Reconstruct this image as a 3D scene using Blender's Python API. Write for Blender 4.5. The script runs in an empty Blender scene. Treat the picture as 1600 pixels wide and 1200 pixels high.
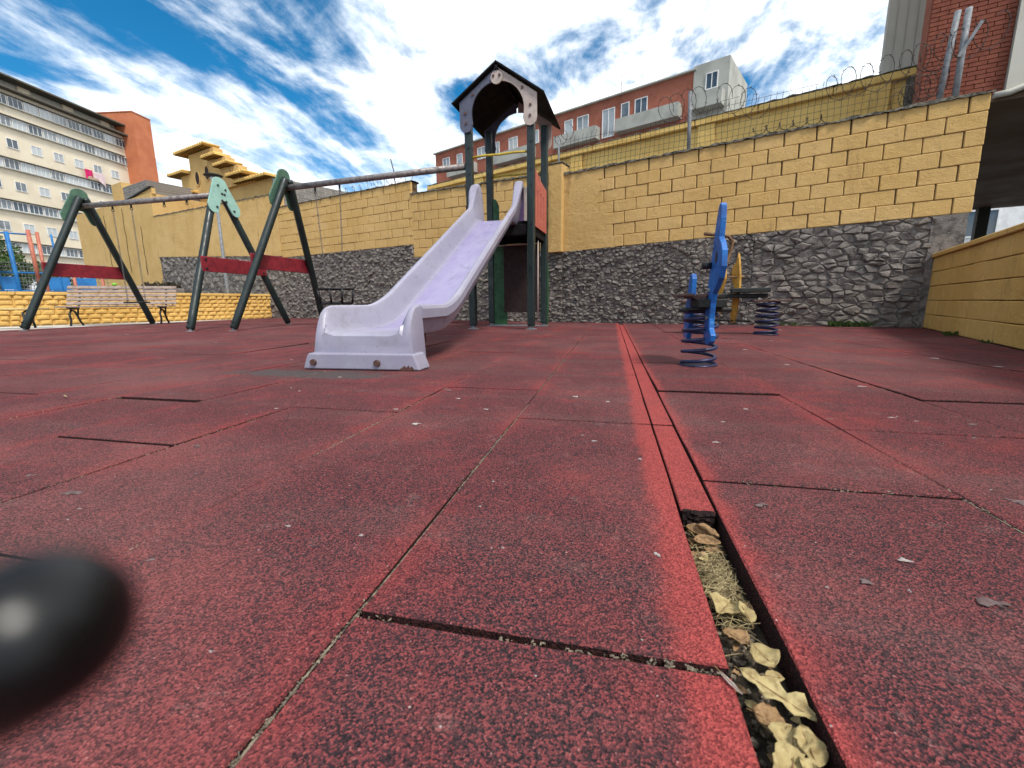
import bpy, math, random
from mathutils import Vector, Matrix, noise

RN = random.Random(11)
rad = math.radians
scene = bpy.context.scene
COL = scene.collection

# ------------------------------------------------------------------ camera
cam = bpy.data.cameras.new('camera')
cam.sensor_fit = 'HORIZONTAL'
cam.sensor_width = 36.0
cam.lens = 15.3
cam.clip_start = 0.004
cam.clip_end = 1500.0
camo = bpy.data.objects.new('camera', cam)
COL.objects.link(camo)
cr, cu, cf = (Vector((0.97554, 0.21960, -0.00944)), Vector((-0.03127, 0.18115, 0.98296)),
              Vector((-0.21757, 0.95862, -0.18359)))
camo.matrix_world = Matrix(((cr.x, cu.x, -cf.x, 0.0), (cr.y, cu.y, -cf.y, 0.0),
                            (cr.z, cu.z, -cf.z, 0.40), (0, 0, 0, 1)))
cam.dof.use_dof = True
cam.dof.focus_distance = 1.7
cam.dof.aperture_fstop = 8.5
scene.camera = camo

# ------------------------------------------------------------------ sky
SUN_EL, SUN_AZ = 55.0, 135.0      # azimuth measured from +Y towards +X
world = bpy.data.worlds.new('World')
scene.world = world
world.use_nodes = True
wn, wl = world.node_tree.nodes, world.node_tree.links
wn.clear()
wout = wn.new('ShaderNodeOutputWorld')
wbg = wn.new('ShaderNodeBackground')
wbg.inputs['Strength'].default_value = 0.10
wl.new(wbg.outputs[0], wout.inputs[0])
sky = wn.new('ShaderNodeTexSky')
sky.sky_type = 'NISHITA'
sky.sun_disc = False
sky.sun_elevation = rad(SUN_EL)
sky.sun_rotation = rad(SUN_AZ)
sky.ozone_density = 5.0
sky.altitude = 2000
sky.air_density = 1.0
sky.dust_density = 0.3
wgeo = wn.new('ShaderNodeTexCoord')
wsep = wn.new('ShaderNodeSeparateXYZ')
wl.new(wgeo.outputs['Generated'], wsep.inputs[0])


def wmath(op, a, b=None, c=None, clamp=False):
    n = wn.new('ShaderNodeMath')
    n.operation = op
    n.use_clamp = clamp
    for i, v in enumerate((a, b, c)):
        if v is None:
            continue
        if isinstance(v, (int, float)):
            n.inputs[i].default_value = v
        else:
            wl.new(v, n.inputs[i])
    return n.outputs[0]


wz = wmath('ADD', wmath('MAXIMUM', wsep.outputs[2], 0.0), 0.16)
wpx = wmath('DIVIDE', wsep.outputs[0], wz)
wpy = wmath('DIVIDE', wsep.outputs[1], wz)


def wnoise(sx, sy, ox, oy, detail, rough, dist=0.0, lac=2.1):
    cb = wn.new('ShaderNodeCombineXYZ')
    wl.new(wmath('MULTIPLY_ADD', wpx, sx, ox), cb.inputs[0])
    wl.new(wmath('MULTIPLY_ADD', wpy, sy, oy), cb.inputs[1])
    t = wn.new('ShaderNodeTexNoise')
    t.noise_dimensions = '3D'
    t.inputs['Scale'].default_value = 1.0
    t.inputs['Detail'].default_value = detail
    t.inputs['Roughness'].default_value = rough
    t.inputs['Lacunarity'].default_value = lac
    t.inputs['Distortion'].default_value = dist
    wl.new(cb.outputs[0], t.inputs['Vector'])
    return t.outputs[0]


n_big = wnoise(1.55, 0.55, 13.6, 2.2, 7.0, 0.56, 0.25)
n_low = wnoise(0.42, 0.30, 9.4, 1.3, 2.0, 0.5)
n_puff = wnoise(3.6, 2.9, 5.2, 0.4, 9.0, 0.62, 0.3)
n_wisp = wnoise(4.2, 1.15, 1.7, 2.9, 7.0, 0.60, 0.7)
left = wmath('MULTIPLY', wmath('ADD', wpx, 0.15), -0.9, None, True)
left = wmath('MINIMUM', wmath('MAXIMUM', left, 0.0), 1.0)
right = wmath('SUBTRACT', 1.0, left)
dens = wmath('ADD', wmath('MULTIPLY', n_big, 0.55), wmath('MULTIPLY', n_low, 0.35))
dens = wmath('ADD', dens, wmath('MULTIPLY', wmath('MULTIPLY', n_puff, right), 0.34))
dens = wmath('ADD', dens, wmath('MULTIPLY', wmath('MULTIPLY', n_wisp, left), 0.22))
dens = wmath('ADD', dens, wmath('MULTIPLY', wmath('MULTIPLY', n_puff, left), 0.15))
low = wmath('SUBTRACT', 1.0, wmath('MULTIPLY', wmath('MAXIMUM', wsep.outputs[2], 0.0), 2.6), None, True)
dens = wmath('ADD', dens, wmath('MULTIPLY', low, 0.10))
dens = wmath('ADD', dens, wmath('MULTIPLY', wpx, 0.034))
cov = wn.new('ShaderNodeMapRange')
cov.interpolation_type = 'SMOOTHSTEP'
cov.inputs['From Min'].default_value = 0.578
cov.inputs['From Max'].default_value = 0.705
wl.new(dens, cov.inputs['Value'])
ccol = wn.new('ShaderNodeMixRGB')
ccol.inputs[1].default_value = (6.0, 6.9, 7.9, 1)
ccol.inputs[2].default_value = (10.5, 10.6, 10.5, 1)
cth = wn.new('ShaderNodeMapRange')
cth.inputs['From Min'].default_value = 0.36
cth.inputs['From Max'].default_value = 0.56
wl.new(n_puff, cth.inputs['Value'])
wl.new(cth.outputs[0], ccol.inputs[0])
wmix = wn.new('ShaderNodeMixRGB')
wl.new(cov.outputs[0], wmix.inputs[0])
deep = wn.new('ShaderNodeHueSaturation')
deep.inputs['Saturation'].default_value = 1.30
deep.inputs['Value'].default_value = 0.95
deep.inputs['Hue'].default_value = 0.485
wl.new(sky.outputs[0], deep.inputs['Color'])
wl.new(deep.outputs[0], wmix.inputs[1])
wl.new(ccol.outputs[0], wmix.inputs[2])
wl.new(wmix.outputs[0], wbg.inputs['Color'])

# ------------------------------------------------------------------ sun behind thin cloud, exposure
sun = bpy.data.lights.new('sun', 'SUN')
sun.energy = 2.2
sun.angle = rad(12)
sun.color = (1.0, 0.95, 0.87)
suno = bpy.data.objects.new('sun', sun)
COL.objects.link(suno)
sd = Vector((math.sin(rad(SUN_AZ)) * math.cos(rad(SUN_EL)), math.cos(rad(SUN_AZ)) * math.cos(rad(SUN_EL)), math.sin(rad(SUN_EL))))
suno.rotation_euler = (-sd).to_track_quat('-Z', 'Y').to_euler()
suno.location = (0, 0, 40)
scene.view_settings.view_transform = 'Standard'
scene.view_settings.look = 'None'
scene.view_settings.gamma = 1.0
scene.view_settings.exposure = 0.80
scene.view_settings.use_curve_mapping = False


# ------------------------------------------------------------------ material helpers
class NT:
    def __init__(self, name, rough=0.7, spec=0.3):
        self.m = bpy.data.materials.new(name)
        self.m.use_nodes = True
        self.n, self.l = self.m.node_tree.nodes, self.m.node_tree.links
        self.b = self.n['Principled BSDF']
        self.b.inputs['Roughness'].default_value = rough
        self.b.inputs['Specular IOR Level'].default_value = spec
        g = self.n.new('ShaderNodeNewGeometry')
        self.pos = g.outputs['Position']
        self.nor = g.outputs['Normal']

    def put(self, v, sock):
        if isinstance(v, (int, float)):
            sock.default_value = v
        elif isinstance(v, tuple):
            sock.default_value = v if len(v) == len(sock.default_value) else (*v, 1.0)
        else:
            self.l.new(v, sock)

    def math(self, op, a, b=None, c=None, clamp=False):
        n = self.n.new('ShaderNodeMath')
        n.operation = op
        n.use_clamp = clamp
        for i, v in enumerate((a, b, c)):
            if v is not None:
                self.put(v, n.inputs[i])
        return n.outputs[0]

    def scale(self, s, vec=None):
        n = self.n.new('ShaderNodeVectorMath')
        n.operation = 'MULTIPLY'
        self.put(vec if vec is not None else self.pos, n.inputs[0])
        n.inputs[1].default_value = s if isinstance(s, tuple) else (s, s, s)
        return n.outputs[0]

    def noise(self, s, detail=4, rough=0.55, vec=None, dist=0.0):
        t = self.n.new('ShaderNodeTexNoise')
        t.inputs['Scale'].default_value = 1.0
        t.inputs['Detail'].default_value = detail
        t.inputs['Roughness'].default_value = rough
        t.inputs['Distortion'].default_value = dist
        self.l.new(self.scale(s, vec), t.inputs['Vector'])
        return t.outputs[0]

    def voro(self, s, vec=None, feature='F1', out='Distance'):
        t = self.n.new('ShaderNodeTexVoronoi')
        t.feature = feature
        t.inputs['Scale'].default_value = 1.0
        self.l.new(self.scale(s, vec), t.inputs['Vector'])
        return t.outputs[out]

    def rng(self, v, a, b, c=0.0, d=1.0, smooth=True):
        n = self.n.new('ShaderNodeMapRange')
        n.interpolation_type = 'SMOOTHSTEP' if smooth else 'LINEAR'
        self.put(v, n.inputs['Value'])
        for k, x in zip(('From Min', 'From Max', 'To Min', 'To Max'), (a, b, c, d)):
            n.inputs[k].default_value = x
        return n.outputs[0]

    def mix(self, fac, a, b, mode='MIX'):
        n = self.n.new('ShaderNodeMixRGB')
        n.blend_type = mode
        self.put(fac, n.inputs[0])
        self.put(a, n.inputs[1])
        self.put(b, n.inputs[2])
        return n.outputs[0]

    def ramp(self, fac, stops):
        n = self.n.new('ShaderNodeValToRGB')
        self.put(fac, n.inputs[0])
        e = n.color_ramp.elements
        while len(e) < len(stops):
            e.new(0.5)
        for k, (p, c) in enumerate(stops):
            e[k].position = p
            e[k].color = (*c, 1.0)
        return n.outputs[0]

    def xyz(self, v=None):
        n = self.n.new('ShaderNodeSeparateXYZ')
        self.put(v if v is not None else self.pos, n.inputs[0])
        return n.outputs

    def rand(self):
        return self.n.new('ShaderNodeObjectInfo').outputs['Random']

    def obj(self):
        return self.n.new('ShaderNodeTexCoord').outputs['Object']

    def color(self, v):
        self.put(v, self.b.inputs['Base Color'])

    def rough(self, v):
        self.put(v, self.b.inputs['Roughness'])

    def bump(self, h, strength=0.5, dist=0.01, prev=None):
        n = self.n.new('ShaderNodeBump')
        n.inputs['Strength'].default_value = strength
        n.inputs['Distance'].default_value = dist
        self.put(h, n.inputs['Height'])
        if prev is not None:
            self.l.new(prev, n.inputs['Normal'])
        self.l.new(n.outputs[0], self.b.inputs['Normal'])
        return n.outputs[0]


def worn(name, base, dark, light=None, scale=6.0, rough=0.6, spec=0.3, bump=0.25, grain=60.0, metal=0.0, vary=0.0, dist=0.004):
    """painted or raw surface with mottling, fine grain and light wear"""
    t = NT(name, rough, spec)
    a = t.noise(scale, 5, 0.6)
    c = t.mix(t.rng(a, 0.38, 0.68), base, dark)
    if light is not None:
        g = t.noise(scale * 3.7, 6, 0.7)
        c = t.mix(t.rng(g, 0.56, 0.72), c, light)
    if vary:
        c = t.mix(t.math('MULTIPLY', t.rand(), vary), c, dark)
    t.color(c)
    t.rough(t.rng(t.noise(scale * 2, 3), 0.3, 0.7, max(0.05, rough - 0.12), min(1, rough + 0.12)))
    t.b.inputs['Metallic'].default_value = metal
    t.bump(t.noise(grain, 4, 0.6), bump, dist)
    return t.m


def rubber_mat():
    t = NT('red_rubber', 0.9, 0.15)
    x, y, z = t.xyz()
    cellc = t.voro(430.0, out='Color')
    cell = t.rng(t.math('ADD', t.math('MULTIPLY', t.xyz(cellc)[0], 0.60), t.math('MULTIPLY', t.noise(210.0, 3, 0.7), 0.40)), 0.20, 0.84, 0.0, 0.985, False)
    grain = t.voro(430.0)
    coarse = t.noise(70.0, 3, 0.7)
    big = t.noise(1.9, 6, 0.62)
    mid = t.noise(7.0, 5, 0.65)
    # distance to the long edges of the tile columns
    ul = t.math('FRACT', t.math('DIVIDE', t.math('SUBTRACT', x, 0.142), 0.4575))
    ur = t.math('FRACT', t.math('DIVIDE', t.math('SUBTRACT', x, 0.212), 0.5))
    u = t.math('ADD', t.math('MULTIPLY', ul, t.math('LESS_THAN', x, 0.17)), t.math('MULTIPLY', ur, t.math('GREATER_THAN', x, 0.17)))
    e = t.math('MULTIPLY', t.math('MINIMUM', u, t.math('SUBTRACT', 1.0, u)), 0.46)
    edge = t.math('SUBTRACT', 1.0, t.rng(t.math('ADD', e, t.math('MULTIPLY', t.math('SUBTRACT', mid, 0.5), 0.10)), 0.0, 0.085))
    edge = t.math('MULTIPLY', edge, t.rng(big, 0.40, 0.58))
    chan = t.math('ABSOLUTE', t.math('SUBTRACT', x, 0.158))
    chan = t.math('SUBTRACT', 1.0, t.rng(t.math('ADD', chan, t.math('MULTIPLY', t.math('SUBTRACT', mid, 0.5), 0.11)), 0.040, 0.095))
    patch = t.rng(t.math('ADD', t.math('MULTIPLY', big, 0.62), t.math('MULTIPLY', mid, 0.38)), 0.46, 0.66)
    red = t.math('MAXIMUM', t.math('MAXIMUM', t.math('MULTIPLY', edge, 0.65), t.math('MULTIPLY', chan, t.rng(mid, 0.25, 0.6, 0.62, 1.0))), t.math('MULTIPLY', patch, 0.60), clamp=True)
    wornc = t.ramp(cell, [(0.0, (0.016, 0.012, 0.014)), (0.25, (0.034, 0.021, 0.024)), (0.48, (0.070, 0.030, 0.034)), (0.68, (0.170, 0.039, 0.042)), (0.90, (0.225, 0.055, 0.056)), (0.975, (0.25, 0.08, 0.08)), (1.0, (0.34, 0.26, 0.25))])
    redc = t.ramp(cell, [(0.0, (0.075, 0.018, 0.020)), (0.25, (0.20, 0.033, 0.034)), (0.85, (0.32, 0.052, 0.048)), (0.97, (0.34, 0.075, 0.068)), (1.0, (0.42, 0.2, 0.18))])
    c = t.mix(red, wornc, redc)
    # trodden-in dust
    c = t.mix(t.math('MULTIPLY', t.rng(t.noise(0.9, 5, 0.6), 0.44, 0.68), 0.50), c, t.mix(cell, (0.075, 0.043, 0.042), (0.270, 0.118, 0.110)))
    c = t.mix(t.math('MULTIPLY', t.rng(t.noise((0.35, 2.6, 1.0), 6, 0.65), 0.48, 0.67), 0.42), c, t.mix(cell, (0.050, 0.034, 0.034), (0.185, 0.105, 0.100)))
    c = t.mix(t.rng(t.noise(11.0, 6, 0.75), 0.56, 0.74, 0, 0.34), c, t.mix(cell, (0.12, 0.08, 0.075), (0.34, 0.22, 0.20)))
    c = t.mix(t.math('MULTIPLY', chan, t.rng(mid, 0.25, 0.6, 0.50, 0.92)), c, t.mix(cell, (0.15, 0.026, 0.026), (0.46, 0.085, 0.076)))
    # dark grey patch in front of the slide
    ex = t.math('DIVIDE', t.math('ADD', x, 1.72), 0.62)
    ey = t.math('DIVIDE', t.math('SUBTRACT', y, 2.20), 0.15)
    er = t.math('ADD', t.math('SQRT', t.math('ADD', t.math('MULTIPLY', ex, ex), t.math('MULTIPLY', ey, ey))), t.math('MULTIPLY', t.math('SUBTRACT', mid, 0.5), 1.6))
    c = t.mix(t.rng(er, 0.55, 1.1, 0.85, 0.0), c, t.mix(cell, (0.030, 0.028, 0.028), (0.115, 0.100, 0.097)))
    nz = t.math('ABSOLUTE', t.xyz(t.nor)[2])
    c = t.mix(t.rng(nz, 0.35, 0.75, 1.0, 0.0), c, t.mix(t.rng(cell, 0.2, 0.9), (0.014, 0.007, 0.007), (0.060, 0.022, 0.020)))  # side faces: dark core colour with the channel's shade painted in
    sp = t.voro(23.0)
    c = t.mix(t.math('MULTIPLY', t.math('LESS_THAN', sp, 0.030), 0.6), c, (0.55, 0.52, 0.47))
    t.color(c)
    p = t.bump(coarse, 0.35, 0.004)
    t.bump(t.math('ADD', grain, t.math('MULTIPLY', cell, 0.4)), 0.7, 0.0025, p)
    return t.m


def yellow_mat(name, base=(0.62, 0.415, 0.175), dark=(0.54, 0.345, 0.130), grime=0.5, rough_grain=55.0, bump=0.45):
    t = NT(name, 0.92, 0.12)
    a = t.noise(1.3, 6, 0.62)
    c = t.mix(t.rng(a, 0.35, 0.7), base, dark)
    c = t.mix(t.math('MULTIPLY', t.rand(), 0.30), c, (0.54, 0.33, 0.095))
    x, y, z = t.xyz()
    st = t.noise((3.5, 3.5, 0.55), 7, 0.72)
    c = t.mix(t.math('MULTIPLY', t.rng(st, 0.57, 0.75), grime), c, (0.19, 0.115, 0.05))
    sp = t.noise(30.0, 5, 0.75)
    c = t.mix(t.math('MULTIPLY', t.rng(sp, 0.60, 0.72), grime * 1.1), c, (0.16, 0.11, 0.06))
    c = t.mix(t.rng(t.noise(48.0, 5, 0.75), 0.56, 0.72, 0, 0.42), c, (0.36, 0.225, 0.075))
    c = t.mix(t.rng(t.noise(17.0, 5, 0.7), 0.60, 0.74, 0, 0.55), c, (0.70, 0.54, 0.28))
    t.color(c)
    p = t.bump(t.noise(9.0, 4, 0.6), 0.6, 0.03)
    t.bump(t.noise(rough_grain, 6, 0.75), min(1.0, bump * 1.7), 0.018, p)
    return t.m


def brick_mat(name, c1, c2, mortar, s, ax=0):
    """far-off brickwork, too small to tell bricks apart"""
    t = NT(name, 0.9, 0.15)
    b = t.n.new('ShaderNodeTexBrick')
    t.l.new(t.scale(1.0, t.obj()), b.inputs['Vector'])
    b.inputs['Scale'].default_value = s
    b.inputs['Color1'].default_value = (*c1, 1)
    b.inputs['Color2'].default_value = (*c2, 1)
    b.inputs['Mortar'].default_value = (*mortar, 1)
    b.inputs['Mortar Size'].default_value = 0.012
    m = t.n.new('ShaderNodeMapping')
    m.inputs['Rotation'].default_value = (rad(90), 0, rad(ax))
    t.l.new(t.obj(), m.inputs[0])
    t.l.new(m.outputs[0], b.inputs['Vector'])
    c = t.mix(t.rng(t.noise(0.6, 6, 0.65), 0.4, 0.7, 0, 0.45), b.outputs[0], (c2[0] * 0.55, c2[1] * 0.55, c2[2] * 0.55))
    t.color(c)
    return t.m


def sheet_metal_glass(name):
    t = NT(name, 0.08, 0.6)
    t.color(t.mix(t.rng(t.math('ADD', t.rand(), t.math('MULTIPLY', t.noise(0.9, 2), 0.4)), 0.45, 0.95), (0.06, 0.08, 0.10), (0.42, 0.45, 0.46)))
    return t.m


def stone_mat():
    t = NT('rubble_stone', 0.95, 0.1)
    v = t.noise(4.0, 6, 0.7)
    r = t.rand()
    h = t.noise(1.0, 2, 0.5)
    cell = t.noise(9.0, 3, 0.6)
    c = t.ramp(t.math('ADD', t.math('MULTIPLY', v, 0.55), t.math('MULTIPLY', cell, 0.45)),
               [(0.26, (0.065, 0.059, 0.055)), (0.42, (0.145, 0.130, 0.118)), (0.55, (0.23, 0.205, 0.185)), (0.70, (0.40, 0.36, 0.325))])
    c = t.mix(t.math('MULTIPLY', r, 0.30), c, (0.24, 0.20, 0.165))
    c = t.mix(t.rng(h, 0.55, 0.75, 0, 0.35), c, (0.22, 0.20, 0.15))
    c = t.mix(t.rng(t.noise(34.0, 5, 0.75), 0.58, 0.72, 0, 0.75), c, (0.52, 0.49, 0.46))
    c = t.mix(t.rng(t.noise(21.0, 5, 0.75), 0.60, 0.76, 0, 0.7), c, (0.04, 0.038, 0.036))
    t.color(c)
    p = t.bump(t.noise(14.0, 5, 0.7), 0.7, 0.05)
    t.bump(t.noise(70.0, 5, 0.75), 0.8, 0.015, p)
    return t.m


def slide_mat():
    t = NT('lilac_plastic', 0.42, 0.4)
    x, y, z = t.xyz()
    fade = t.rng(t.noise((4.0, 0.9, 4.0), 6, 0.6), 0.30, 0.72)
    bedm = t.rng(t.math('ABSOLUTE', t.math('ADD', x, t.math('MULTIPLY_ADD', y, 0.035, 1.421))), 0.16, 0.25, 1.0, 0.0)
    bedm = t.math('MULTIPLY', bedm, t.rng(y, 2.5, 3.0))
    base = t.mix(bedm, (0.265, 0.250, 0.330), (0.230, 0.198, 0.365))
    pale = t.mix(bedm, (0.315, 0.300, 0.370), (0.300, 0.270, 0.405))
    c = t.mix(fade, base, pale)
    dirt = t.rng(t.noise((7.0, 5.0, 7.0), 7, 0.75), 0.50, 0.72)
    c = t.mix(t.math('MULTIPLY', dirt, 0.42), c, (0.17, 0.16, 0.155))
    sc = t.rng(t.noise((60.0, 9.0, 60.0), 4, 0.7), 0.62, 0.72)
    c = t.mix(t.math('MULTIPLY', sc, 0.55), c, (0.19, 0.175, 0.22))
    c = t.mix(t.rng(t.noise(26.0, 4, 0.7), 0.60, 0.74, 0, 0.7), c, (0.15, 0.125, 0.095))
    c = t.mix(t.rng(t.noise(150.0, 3, 0.7), 0.58, 0.70, 0, 0.45), c, (0.14, 0.135, 0.15))
    t.color(c)
    t.rough(t.rng(dirt, 0, 1, 0.36, 0.65))
    t.bump(t.noise(45.0, 4, 0.6), 0.10, 0.003)
    return t.m


M = {}
M['rubber'] = rubber_mat()
M['rubber_dark'] = worn('rubber_core', (0.030, 0.018, 0.018), (0.012, 0.008, 0.008), (0.07, 0.04, 0.035), 60, 0.95, 0.1, 0.7, 240, dist=0.004)
M['screed'] = worn('dirty_screed', (0.075, 0.060, 0.045), (0.02, 0.017, 0.013), (0.20, 0.16, 0.10), 26, 0.95, 0.1, 0.8, 130, dist=0.008)
M['dirt'] = worn('dust_filled_joint', (0.26, 0.215, 0.16), (0.05, 0.038, 0.03), (0.45, 0.40, 0.32), 75, 0.95, 0.1, 0.6, 190)
M['ground'] = worn('grey_ground', (0.16, 0.155, 0.15), (0.10, 0.10, 0.097), None, 0.6, 0.95, 0.1, 0.4, 20)
M['concrete'] = worn('pale_concrete', (0.52, 0.50, 0.46), (0.36, 0.34, 0.31), (0.62, 0.60, 0.56), 2.0, 0.92, 0.1, 0.4, 40)
M['yellow'] = yellow_mat('yellow_block_paint')
M['yellow_plain'] = yellow_mat('yellow_render', grime=0.85, rough_grain=38, bump=0.5)
M['yellow_low'] = yellow_mat('yellow_low_wall_paint', (0.72, 0.46, 0.15), (0.62, 0.38, 0.11), 0.45, 30, 0.6)
M['yellow_rear'] = yellow_mat('yellow_rear_wall_paint', (0.84, 0.58, 0.20), (0.74, 0.48, 0.15), 0.6, 24, 0.6)
M['joint'] = worn('open_mortar', (0.13, 0.085, 0.042), (0.04, 0.03, 0.02), None, 9, 0.95, 0.1, 0.6, 60)
M['mortar'] = worn('grey_mortar', (0.20, 0.18, 0.165), (0.08, 0.072, 0.066), (0.33, 0.305, 0.275), 9, 0.95, 0.1, 0.9, 60, dist=0.02)
M['stone'] = stone_mat()
M['mosscap'] = worn('lichen_grey_cap', (0.15, 0.135, 0.11), (0.04, 0.037, 0.03), (0.36, 0.31, 0.22), 18, 0.95, 0.1, 0.8, 60, dist=0.02)
M['slide'] = slide_mat()
M['green_paint'] = worn('dark_green_paint', (0.010, 0.022, 0.021), (0.006, 0.012, 0.012), (0.032, 0.052, 0.05), 7, 0.42, 0.45, 0.15, 50, vary=0.3)
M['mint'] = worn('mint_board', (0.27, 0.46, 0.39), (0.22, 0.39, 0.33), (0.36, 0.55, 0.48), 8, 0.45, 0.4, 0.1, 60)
M['mint_shaded'] = worn('shaded_mint_board', (0.10, 0.20, 0.135), (0.07, 0.14, 0.10), (0.17, 0.28, 0.2), 8, 0.5, 0.35, 0.1, 60)  # mint darkened in its colour for plates on the shaded side
M['red_board'] = worn('crimson_board', (0.22, 0.016, 0.026), (0.14, 0.010, 0.018), (0.34, 0.05, 0.06), 9, 0.55, 0.35, 0.2, 50)
M['steel'] = worn('weathered_steel_tube', (0.25, 0.225, 0.215), (0.12, 0.10, 0.095), (0.37, 0.35, 0.33), 14, 0.5, 0.4, 0.3, 80, metal=0.35)
M['galv'] = worn('galvanised_steel', (0.23, 0.24, 0.25), (0.14, 0.15, 0.16), (0.30, 0.31, 0.32), 15, 0.65, 0.3, 0.2, 80, metal=0.1)
M['chain'] = worn('dull_chain', (0.19, 0.18, 0.17), (0.10, 0.09, 0.085), None, 30, 0.5, 0.4, 0.2, 100, metal=0.5)
M['wire'] = worn('rusty_wire', (0.085, 0.07, 0.06), (0.05, 0.04, 0.035), None, 10, 0.7, 0.3, 0.2, 100, metal=0.3)
M['black'] = worn('black_rubber', (0.010, 0.010, 0.012), (0.006, 0.006, 0.007), None, 10, 0.5, 0.4, 0.2, 60)
M['bolt'] = worn('rusty_bolt_cap', (0.10, 0.045, 0.035), (0.05, 0.025, 0.02), None, 40, 0.5, 0.4, 0.2, 80)
M['bolt_dark'] = worn('dark_bolt_cap', (0.012, 0.014, 0.016), (0.008, 0.008, 0.01), None, 40, 0.45, 0.4, 0.2, 80)
M['roof_dark'] = worn('charcoal_roof_board', (0.013, 0.012, 0.013), (0.008, 0.0075, 0.008), (0.03, 0.028, 0.03), 9, 0.85, 0.08, 0.2, 60)
M['slate_board'] = worn('slate_blue_board', (0.085, 0.090, 0.130), (0.065, 0.07, 0.10), (0.12, 0.125, 0.165), 10, 0.55, 0.35, 0.15, 60)
M['beige_board'] = worn('beige_board', (0.43, 0.355, 0.315), (0.35, 0.285, 0.25), (0.50, 0.44, 0.40), 10, 0.55, 0.35, 0.15, 60)
M['salmon_board'] = worn('salmon_board', (0.46, 0.115, 0.085), (0.36, 0.08, 0.06), (0.55, 0.2, 0.16), 10, 0.5, 0.35, 0.15, 60)
M['yellow_bar'] = worn('yellow_tube_paint', (0.52, 0.37, 0.035), (0.36, 0.24, 0.03), (0.3, 0.22, 0.12), 14, 0.45, 0.4, 0.15, 60)
M['green_board'] = worn('green_board', (0.022, 0.095, 0.032), (0.012, 0.05, 0.02), None, 8, 0.5, 0.35, 0.15, 60)
M['brown_board'] = worn('dark_brown_board', (0.030, 0.015, 0.014), (0.017, 0.009, 0.009), None, 14, 0.7, 0.25, 0.3, 50)
M['purple_board'] = worn('purple_board', (0.10, 0.05, 0.14), (0.07, 0.035, 0.1), None, 8, 0.5, 0.35, 0.15, 60)
M['blue'] = worn('blue_board', (0.010, 0.125, 0.42), (0.008, 0.070, 0.26), (0.10, 0.26, 0.50), 13, 0.42, 0.4, 0.12, 60)
M['yellow_board'] = worn('amber_board', (0.46, 0.25, 0.04), (0.32, 0.16, 0.025), (0.55, 0.40, 0.22), 14, 0.5, 0.35, 0.2, 60)
M['spring'] = worn('navy_spring_paint', (0.018, 0.024, 0.085), (0.010, 0.011, 0.035), (0.10, 0.055, 0.04), 16, 0.42, 0.45, 0.15, 60)
M['rust'] = worn('rusty_brown_tube', (0.19, 0.105, 0.045), (0.10, 0.05, 0.025), (0.3, 0.2, 0.1), 20, 0.6, 0.3, 0.3, 70)
M['seat_wood'] = worn('weathered_seat_board', (0.12, 0.068, 0.055), (0.055, 0.035, 0.03), (0.22, 0.14, 0.11), 15, 0.75, 0.2, 0.3, 60)
M['charcoal'] = worn('charcoal_plank', (0.022, 0.024, 0.022), (0.013, 0.014, 0.013), (0.05, 0.05, 0.048), 10, 0.6, 0.3, 0.2, 60)
M['bench_wood'] = worn('grey_bench_slat', (0.34, 0.27, 0.235), (0.22, 0.165, 0.14), (0.46, 0.40, 0.36), 12, 0.8, 0.2, 0.4, 50, vary=0.3)
M['cream_wood'] = worn('cream_bench_slat', (0.58, 0.46, 0.22), (0.48, 0.37, 0.16), None, 12, 0.8, 0.2, 0.3, 50)
M['iron'] = worn('black_cast_iron', (0.018, 0.018, 0.019), (0.01, 0.01, 0.011), None, 14, 0.55, 0.4, 0.2, 60)
M['tile_eave'] = worn('ochre_eave_tile', (0.70, 0.46, 0.15), (0.55, 0.34, 0.10), (0.70, 0.52, 0.24), 3, 0.9, 0.1, 0.4, 20)
M['tile_rib'] = worn('dark_eave_batten', (0.14, 0.08, 0.025), (0.09, 0.05, 0.018), None, 3, 0.9, 0.1, 0.4, 20)  # darker than the eave tiles
M['grey_block'] = brick_mat('grey_block_wall', (0.24, 0.22, 0.20), (0.17, 0.155, 0.14), (0.36, 0.34, 0.31), 2.6, 0)
M['brick_red'] = brick_mat('red_brick_far', (0.36, 0.115, 0.070), (0.29, 0.085, 0.052), (0.40, 0.25, 0.20), 3.0, 0)
M['brick_tower'] = worn('orange_brick_tower', (0.50, 0.175, 0.085), (0.43, 0.14, 0.07), (0.52, 0.23, 0.14), 0.5, 0.9, 0.1, 0.3, 6)
M['cream_wall'] = worn('cream_render', (0.70, 0.62, 0.48), (0.62, 0.54, 0.41), (0.74, 0.67, 0.55), 0.35, 0.9, 0.1, 0.3, 8)
M['cream_clad'] = worn('cream_cladding', (0.50, 0.475, 0.41), (0.43, 0.405, 0.345), None, 0.8, 0.8, 0.15, 0.2, 8)
M['grey_conc'] = worn('grey_concrete_band', (0.40, 0.40, 0.36), (0.31, 0.31, 0.28), None, 0.6, 0.9, 0.1, 0.3, 8)
M['white'] = worn('white_paint', (0.74, 0.74, 0.73), (0.62, 0.62, 0.62), None, 3, 0.6, 0.3, 0.1, 30)
M['soffit'] = worn('brown_soffit', (0.115, 0.075, 0.048), (0.085, 0.053, 0.034), None, 0.4, 0.75, 0.2, 0.15, 10)
M['glass'] = sheet_metal_glass('window_glass')
M['court_blue'] = worn('court_blue_paint', (0.02, 0.17, 0.44), (0.014, 0.11, 0.31), None, 3, 0.5, 0.35, 0.1, 30)
M['court_orange'] = worn('court_orange_paint', (0.46, 0.15, 0.095), (0.36, 0.11, 0.07), (0.6, 0.34, 0.28), 3, 0.5, 0.35, 0.1, 30)
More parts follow.
